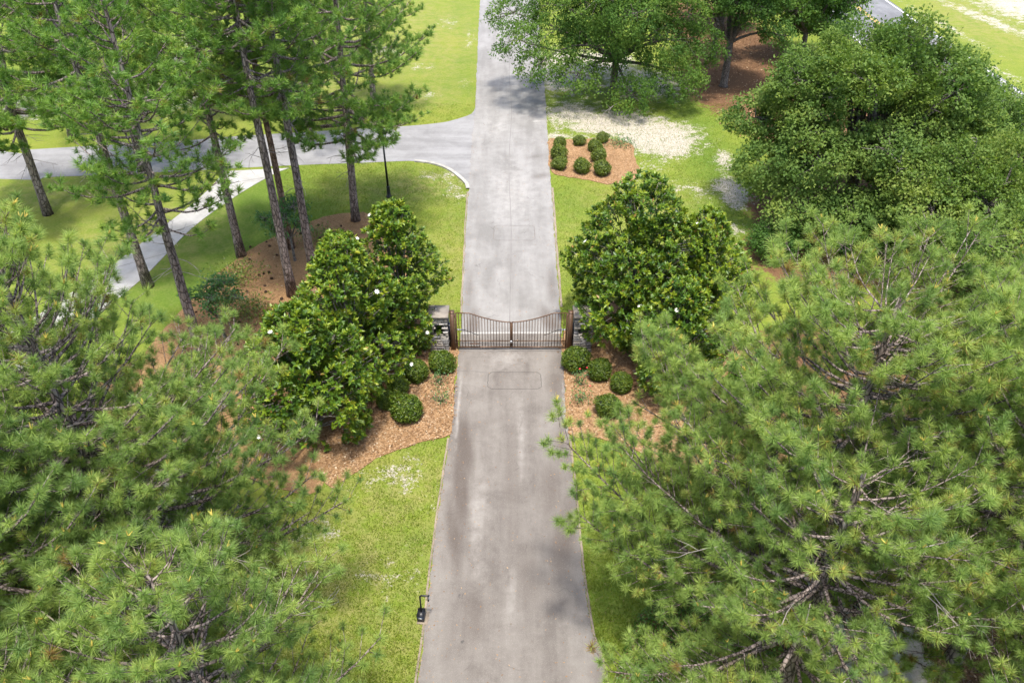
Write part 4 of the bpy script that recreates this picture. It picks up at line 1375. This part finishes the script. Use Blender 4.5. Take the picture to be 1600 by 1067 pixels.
# ------------------------------------------------------------------ clipped shrubs
def shrub_proto(seed, n, leaf, mat, lump=.10):
    rng = np.random.default_rng(seed)
    d = rdir(rng, n)
    bumps = rdir(rng, 30)
    r = np.ones(n) * .95
    for b in bumps:
        r += lump * rng.uniform(-.5, 1) * np.exp(-(1 - d @ b) / .05)
    sh = rng.uniform(.80, 1.07, n)
    sh = np.where(rng.random(n) < .02, rng.uniform(1.06, 1.17, n), sh)
    C = d * (r * sh)[:, None] * np.array([1, 1, .92])
    C[:, 2] += .86
    k = C[:, 2] > .02
    C, d = C[k], d[k]
    N = unit(d + .8 * rdir(rng, len(C)))
    mb = MB()
    tint = np.clip(rng.normal(.5, .2, len(C)) + .15 * np.sin(C[:, 0] * 6) * np.sin(C[:, 1] * 7 + C[:, 2] * 5), 0, 1)
    leaves(mb, C, N, rdir(rng, len(C)) + .5 * d, leaf * rng.uniform(.7, 1.4, len(C)), leaf * .55, tint, .08)
    fol = mb.mesh('foliage', mat)
    # twiggy inside
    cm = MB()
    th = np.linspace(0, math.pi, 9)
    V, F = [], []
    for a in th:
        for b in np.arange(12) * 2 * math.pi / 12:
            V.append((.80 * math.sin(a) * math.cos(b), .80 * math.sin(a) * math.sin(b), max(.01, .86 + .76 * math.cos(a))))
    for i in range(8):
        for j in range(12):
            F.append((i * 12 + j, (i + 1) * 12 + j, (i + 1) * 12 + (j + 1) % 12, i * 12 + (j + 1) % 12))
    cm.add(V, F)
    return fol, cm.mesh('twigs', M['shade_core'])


def place_shrub(name, cat, proto, px, py, rpx, label, group, sq=1.0, sink=.25):
    """px, py: centre of the shrub in the photograph; rpx its radius."""
    u = (px - 800) / FPX
    v = (py - 533.5) / FPX
    t = CAM_H / (SP + v * CP)
    r = rpx / FPX * t
    c = G(px, py, r * .8)
    root = thing(name, label, cat, (c.x, c.y, 0), random.random() * 6, group)
    root.scale = (r * random.uniform(.93, 1.08), r * random.uniform(.93, 1.08), r * sq * random.uniform(.90, 1.06))
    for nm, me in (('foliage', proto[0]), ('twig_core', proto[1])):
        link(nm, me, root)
    return root


random.seed(4)
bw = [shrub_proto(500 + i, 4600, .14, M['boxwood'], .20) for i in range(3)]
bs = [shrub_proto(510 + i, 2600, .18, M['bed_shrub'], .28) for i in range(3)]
for i, (px, py, r, lab) in enumerate([(690, 565, 20, 'round clipped boxwood in front of the left stone pier'), (651, 580, 18, 'round boxwood second from the left stone pier, under the magnolia'), (622, 603, 17, 'small shaded boxwood between the second and the front boxwood on the left'),
                                      (603, 626, 16, 'boxwood half hidden under the left magnolia branches'), (635, 638, 23, 'largest round boxwood, at the front of the left bed')]):
    place_shrub('boxwood_shrub', 'shrub', bw[i % 3], px, py, r, lab, 'boxwoods in the left gate bed')
for i, (px, py, r, lab) in enumerate([(899, 562, 20, 'round clipped boxwood in front of the right stone pier'), (937, 578, 19, 'shaded boxwood second from the right stone pier'), (971, 597, 18, 'dark boxwood third from the right stone pier, under the magnolia'),
                                      (951, 634, 19, 'boxwood partly hidden by the pine branch at the right bed')]):
    place_shrub('boxwood_shrub', 'shrub', bw[(i + 1) % 3], px, py, r, lab, 'boxwoods in the right gate bed')
for i, (px, py, r, lab) in enumerate([(875, 223, 9, 'small shrub at the road side back corner of the far mulch bed'), (873, 239, 13, 'shrub in the middle of the road side row of the far mulch bed'), (874, 255, 11.5, 'shrub nearest the camera in the road side row of the far mulch bed'),
                                      (905, 220, 9, 'single small shrub at the back of the far mulch bed, between the two rows'), (909, 259, 13, 'single shrub at the front of the far mulch bed, between the two rows'),
                                      (941, 215, 9.5, 'farthest shrub of the diagonal row in the far mulch bed'), (930, 228, 11, 'second farthest shrub of the diagonal row in the far mulch bed'),
                                      (936, 243, 12.5, 'second nearest shrub of the diagonal row in the far mulch bed'), (941, 263, 13.5, 'nearest shrub of the diagonal row in the far mulch bed')]):
    place_shrub('bed_shrub', 'shrub', bs[i % 3], px, py, r, lab, 'shrubs in the far mulch bed')


def small_plant(label, px, py, h, r, n, mat, seed, cat='plant', name='small_plant', red=0, lf=.10, stems=9):
    rng = np.random.default_rng(seed)
    g = G(px, py)
    root = thing(name, label, cat, (g.x, g.y, 0))
    P = np.c_[rng.normal(0, r * .5, (n, 2)), h * rng.random(n) ** .7 + .03]
    mb = MB()
    leaves(mb, P, unit(np.c_[rng.normal(0, .5, (n, 2)), np.ones(n)]), rdir(rng, n), lf * rng.uniform(.6, 1.3, n), lf * .45, rng.random(n), .1)
    mb.build('foliage', mat, root)
    st = MB()
    e = P[rng.choice(n, stems)]
    st.segs(np.zeros((stems, 3)), e, .012, .005, 4)
    st.build('stem', M['oak_bark'], root)
    for k in range(red):
        fm = MB()
        c = P[np.argsort(-P[:, 2])[k]] + np.array([0, 0, .05])
        a = np.arange(6) * 1.047
        D = np.c_[np.cos(a), np.sin(a), np.full(6, .5)]
        leaves(fm, c + D * .02, np.tile([0, 0, 1.], (6, 1)), D, .055, .04, .5, .1)
        fm.build('flower', M['red_petal'], root)


small_plant('small thin rose bush in the left bed, nearer the gate', 687, 600, .55, .40, 120, M['young_leaf'], 601, 'rose bush', 'rose_bush')
small_plant('small thin rose bush in the left bed, nearer the lawn', 690, 628, .50, .42, 110, M['young_leaf'], 602, 'rose bush', 'rose_bush')
small_plant('rose bush with red flowers in the right bed, nearer the gate', 907, 601, .60, .30, 110, M['young_leaf'], 603, 'rose bush', 'rose_bush', red=2)
small_plant('rose bush with red flowers in the right bed, nearer the lawn', 907, 627, .50, .40, 130, M['young_leaf'], 604, 'rose bush', 'rose_bush', red=1)
small_plant('grey green grassy tuft on the far mulch bed', 970, 226, .35, .9, 260, M['young_leaf'], 605, 'plant', 'grassy_tuft', lf=.14)
small_plant('low green bush on the edge of the pine straw bed below the leaning pine', 372, 440, .75, 1.2, 900, M['bed_shrub'], 606, 'bush', 'low_bush', lf=.13)
small_plant('low spreading bush beside the nearer young tree', 386, 492, .6, 1.3, 900, M['bed_shrub'], 607, 'bush', 'low_bush', lf=.13)
small_plant('little bush beside the thick grey pine trunk', 500, 374, .5, 1.0, 420, M['bed_shrub'], 608, 'bush', 'low_bush', lf=.13)
g = G(352, 528)
make_oak('young_tree', 'nearer young tree with a thin pale trunk and sparse leaves on the pine straw', 'young tree', (g.x, g.y, 0), 2.9, 1.25, 1.3, 1.1, 620, 1500, L=.13, W=.06, mat='young_leaf', bark='pale_bark', fork=.95, r0=.05, lobes=9, lobe_r=.36, bare=0, clump=20, spread=.16)
g = G(461, 408)
make_oak('young_tree', 'farther young tree standing between the pine trunks', 'young tree', (g.x, g.y, 0), 3.3, 1.3, 1.4, 1.2, 621, 1500, L=.14, W=.06, mat='young_leaf', bark='pale_bark', fork=1.2, r0=.055, lobes=9, lobe_r=.36, bare=0, clump=20, spread=.17)

# fallen pine cones on the straw
rng = np.random.default_rng(77)
cm = MB()
for k in range(7):
    z = k / 6
    r = .052 * math.sin(math.pi * (.16 + .80 * z)) + .008
    for j in range(7):
        a = j * 2 * math.pi / 7 + k * .45
        D = np.array([[math.cos(a), math.sin(a), .35]])
        leaves(cm, np.array([[math.cos(a) * r, math.sin(a) * r, .11 * z]]), np.array([[0, 0, 1.0]]), D, .05, .042, .5, .12)
cm.tube([(0, 0, 0), (0, 0, .11)], [.03, .012], 6)
cone_me = cm.mesh('pine_cone', M['cone'])
cone_px = [(415, 380), (390, 388), (420, 385), (407, 430), (414, 430), (421, 427), (422, 437), (417, 459), (378, 461), (386, 457), (360, 464), (327, 487), (307, 489), (328, 508), (372, 505), (421, 498), (414, 449), (392, 406), (388, 421), (508, 388),
           (536, 372), (552, 372), (520, 400), (498, 352), (470, 366), (374, 539), (432, 402), (348, 448), (402, 478), (364, 527), (300, 520), (440, 470), (445, 410), (531, 354)]
for px, py in cone_px:
    c = G(px + rng.normal(0, 1), py + rng.normal(0, 1))
    o = link('pine_cone', cone_me)
    o.location = (c.x, c.y, .06)
    o.rotation_euler = (R(90) + rng.normal(0, .2), 0, rng.uniform(0, 6.28))
    s_ = rng.uniform(.65, 1.05)
    o.scale = (s_, s_, s_)
    tag(o, 'brown pine cone lying on the pine straw bed among the tall pines', 'pine cone', 'fallen pine cones')

# ------------------------------------------------------------------ gate
gL, gR = G(709, 546), G(889, 546)
GY = (gL.y + gR.y) / 2
PH = 1.86
XL, XR = gL.x, gR.x
MID = (XL + XR) / 2


def gate_post(x, label):
    root = thing('gate_post', label, 'gate post', (x, GY, 0), 0, 'brown posts of the driveway gate')
    mb = MB()
    mb.box((0, 0, PH / 2), (.18, .18, PH))
    mb.build('post', M['bronze'], root)
    mb = MB()
    mb.box((0, 0, PH + .011), (.20, .20, .02))
    mb.build('post_cap', M['bronze'], root)
    s = 1 if x < 0 else -1
    for z in (.32, PH - .18):
        mb = MB()
        mb.tube([(s * .105, 0, z - .05), (s * .105, 0, z + .05)], .024, 8)
        mb.build('hinge', M['bronze'], root)


gate_post(XL, 'left brown steel post of the driveway gate')
gate_post(XR, 'right brown steel post of the driveway gate')


def gate_leaf(x0, x1, label, flip):
    """x0 hinge side, x1 meeting side."""
    root = thing('gate_leaf', label, 'gate', (x0, GY, 0), 0, 'leaves of the driveway gate')
    w = x1 - x0
    s = 1 if w > 0 else -1
    W = abs(w)
    zb, zl, zm, zh = .13, .44, 1.36, PH - .06
    flatw = .24 * W

    def ztop(a):
        if a < flatw:
            return zh
        t = (a - flatw) / (W - flatw)
        return zm + (zh - zm) * (1 - math.sin(t * math.pi / 2) * .86 - .14 * t) if t < 1 else zm

    def bar(pts, r):
        mb = MB()
        mb.tube(pts, r, 4)
        return mb

    bar([(0, 0, zb), (W * s, 0, zb)], .036).build('bottom_rail', M['bronze'], root)
    bar([(0.03 * s, 0, zl), ((W - .03) * s, 0, zl)], .024).build('middle_rail', M['bronze'], root)
    aa = np.concatenate([[0], np.linspace(flatw, W, 16)])
    bar([(a * s, 0, ztop(a)) for a in aa], .028).build('top_rail', M['bronze'], root)
    bar([(0, 0, zb), (0, 0, zh)], .034).build('stile', M['bronze'], root)
    bar([(W * s, 0, zb), (W * s, 0, zm)], .034).build('stile', M['bronze'], root)
    n = 18
    for k in range(1, n + 1):
        a = W * k / (n + 1)
        bar([(a * s, 0, zb + .02), (a * s, 0, ztop(a) - .01)], .0125).build('picket', M['bronze'], root)
    return root


lf = gate_leaf(XL + .14, MID - .025, 'left leaf of the brown steel gate, with a short cross handle', 0)
rf = gate_leaf(XR - .14, MID + .025, 'right leaf of the brown steel gate, next to the shaded kerb', 1)
mb = MB()
mb.tube([(.52, -.045, .33), (.93, -.045, .33)], .022, 6)
mb.tube([(.73, -.045, .33), (.73, -.03, .42)], .018, 6)
mb.build('handle', M['bronze'], lf)
mb = MB()
mb.tube([(MID - XL - .14 - .01, -.055, .42), (MID - XL - .14 - .01, -.02, .42)], .06, 10)
mb.build('latch', M['steel'], lf)

for s, x, lab in ((1, XL, 'dark gate opener box with a steel arm behind the left post'), (-1, XR, 'dark gate opener box with a steel arm behind the right post')):
    root = thing('gate_opener', lab, 'gate opener', (x - s * .14, GY + .16, 0), 0, 'gate openers')
    mb = MB(); mb.box((0, 0, .35), (.09, .09, .70)); mb.build('stand', M['black'], root)
    mb = MB(); mb.box((0, 0, .92), (.22, .24, .44)); mb.box((0, 0, 1.15), (.25, .27, .03)); mb.build('housing', M['navy'], root)
    mb = MB(); mb.tube([(s * .12, .05, .86), (s * .62, .08, .80)], .026, 8); mb.build('arm', M['steel'], root)
    mb = MB(); mb.tube([(s * .60, .08, .80), (s * 1.15, -.02, .62)], .012, 6); mb.build('push_rod', M['black'], root)

# ------------------------------------------------------------------ stone piers
stone_meshes = []
rng = np.random.default_rng(90)
for k in range(6):
    sm = MB()
    sm.box((0, 0, 0), (1, 1, 1))
    me = sm.mesh('stone', M['stone'])
    co = np.array([v.co[:] for v in me.vertices]) + rng.normal(0, .03, (8, 3))
    me.vertices.foreach_set('co', co.astype(np.float32).ravel())
    me.update()
    stone_meshes.append(me)


def stone_pier(x, y, label, seed):
    rng = np.random.default_rng(seed)
    root = thing('stone_pier', label, 'stone pier', (x, y, 0), 0, 'stone piers beside the gate')
    W, D, H = .74, .74, 1.72
    n0, n1 = .84, 1.36                        # niche from n0 to n1 in the front
    mb = MB()
    mb.box((0, 0, n0 / 2), (W - .10, D - .10, n0))
    mb.box((0, .16, (n0 + n1) / 2), (W - .10, D - .42, n1 - n0))
    for s in (-1, 1):
        mb.box((s * (W / 2 - .11), -.155, (n0 + n1) / 2), (.12, D - .412, n1 - n0 - .004))
    mb.box((0, 0, (n1 + H) / 2), (W - .10, D - .10, H - n1))
    mb.build('pier_core', M['mortar'], root)

    def st(c, s):
        o = link('stone', stone_meshes[rng.integers(0, 6)], root)
        o.location = c
        o.scale = s
        o.rotation_euler = (0, 0, rng.normal(0, .012))

    z = .0
    while z < H - .04:
        h = min(rng.uniform(.075, .13), H - z)
        zc = z + h / 2
        for face in range(4):
            a = -W / 2 + (.0 if face % 2 == 0 else .09)
            end = W / 2 - (.0 if face % 2 == 0 else .09)
            while a < end - .02:
                l_ = min(rng.uniform(.16, .36), end - a)
                if end - a - l_ < .10:
                    l_ = end - a
                c = a + l_ / 2
                if face == 0 and n0 < zc < n1 and abs(c) < W / 2 - .14:
                    a += l_
                    continue
                if face == 0 and n0 < zc < n1:
                    pass
                dpt = .09 + rng.uniform(-.012, .018)
                if face == 0: st((c, -D / 2 + .05, zc), (l_ - .014, dpt, h - .014))
                if face == 2: st((c, D / 2 - .05, zc), (l_ - .014, dpt, h - .014))
                if face == 1: st((W / 2 - .05, c, zc), (dpt, l_ - .014, h - .014))
                if face == 3: st((-W / 2 + .05, c, zc), (dpt, l_ - .014, h - .014))
                a += l_
        z += h
    mb = MB()
    mb.box((0, 0, H + .04), (W + .10, D + .10, .075), taper=.97)
    mb.build('cap', M['cap'], root)
    mb = MB()
    mb.box((0, -.17, n0 + .012), (W - .26, .34, .02))
    mb.build('niche_sill', M['cap'], root)


c = G(687.5, 551); stone_pier(c.x, c.y + .36, 'left stone pier with a dark niche, between the magnolia and the gate post', 1)
c = G(909.5, 551); stone_pier(c.x, c.y + .36, 'right stone pier with a dark niche, between the gate post and the magnolia', 2)

# ------------------------------------------------------------------ lamp post
g = G(608, 308)
root = thing('street_lamp', 'black lamp post with a lantern head on the corner lawn', 'street lamp', (g.x, g.y, 0), 0)
root.rotation_euler = (0, R(-.6), 0)
mb = MB()
mb.tube([(0, 0, 0), (0, 0, .06), (0, 0, .10), (0, 0, .55), (0, 0, .62), (0, 0, .66)], [.15, .15, .11, .085, .10, .06], 12)
mb.build('base', M['black'], root)
mb = MB(); mb.tube([(0, 0, .62), (0, 0, 3.12)], [.062, .042], 10); mb.build('pole', M['black'], root)
mb = MB(); mb.tube([(0, 0, 3.10), (0, 0, 3.16), (0, 0, 3.28), (0, 0, 3.31)], [.05, .10, .12, .14], 12); mb.build('lantern_collar', M['black'], root)
mb = MB(); mb.tube([(0, 0, 3.31), (0, 0, 3.62)], [.125, .185], 8); mb.build('lantern_glass', M['frost'], root)
mb = MB(); mb.tube([(0, 0, 3.62), (0, 0, 3.66), (0, 0, 3.82), (0, 0, 3.90), (0, 0, 3.94), (0, 0, 4.0)], [.24, .235, .12, .03, .045, .01], 12); mb.build('lantern_roof', M['black'], root)
for k in range(4):
    a = k * math.pi / 2 + .4
    mb = MB(); mb.tube([(.13 * math.cos(a), .13 * math.sin(a), 3.31), (.19 * math.cos(a), .19 * math.sin(a), 3.62)], .012, 4); mb.build('lantern_bar', M['black'], root)

# ------------------------------------------------------------------ keypad pedestal
g = G(659, 966)
root = thing('keypad_pedestal', 'black gooseneck keypad pedestal on a small concrete pad at the lawn edge', 'keypad pedestal', (g.x, g.y, 0), R(-6))
mb = MB(); mb.box((.04, .02, .015), (.30, .42, .03)); mb.build('pad', M['edging'], root)
mb = MB(); mb.box((0, 0, .165), (.20, .27, .24)); mb.build('base', M['navy'], root)
mb = MB(); mb.box((0, 0, .296), (.21, .28, .022)); mb.build('base_lid', M['black'], root)
mb = MB()
pts = [(0, .03, .30), (0, .05, .85), (0, .055, .93)] + [(.07 - .07 * math.cos(a), .055, .93 + .07 * math.sin(a)) for a in np.linspace(.3, math.pi / 2, 5)] + [(.20, .055, 1.0), (.235, .055, .99), (.245, .055, .96)]
mb.tube(pts, .026, 10)
mb.build('gooseneck', M['black'], root)
mb = MB(); mb.box((.245, .04, .93), (.035, .13, .13)); mb.build('keypad', M['black'], root)
mb = MB(); mb.box((.265, .04, .93), (.006, .10, .10)); mb.build('keypad_face', M['silver_face'], root)
mb = MB(); mb.box((0, -.139, .19), (.10, .006, .05)); mb.build('nameplate', M['silver_face'], root)
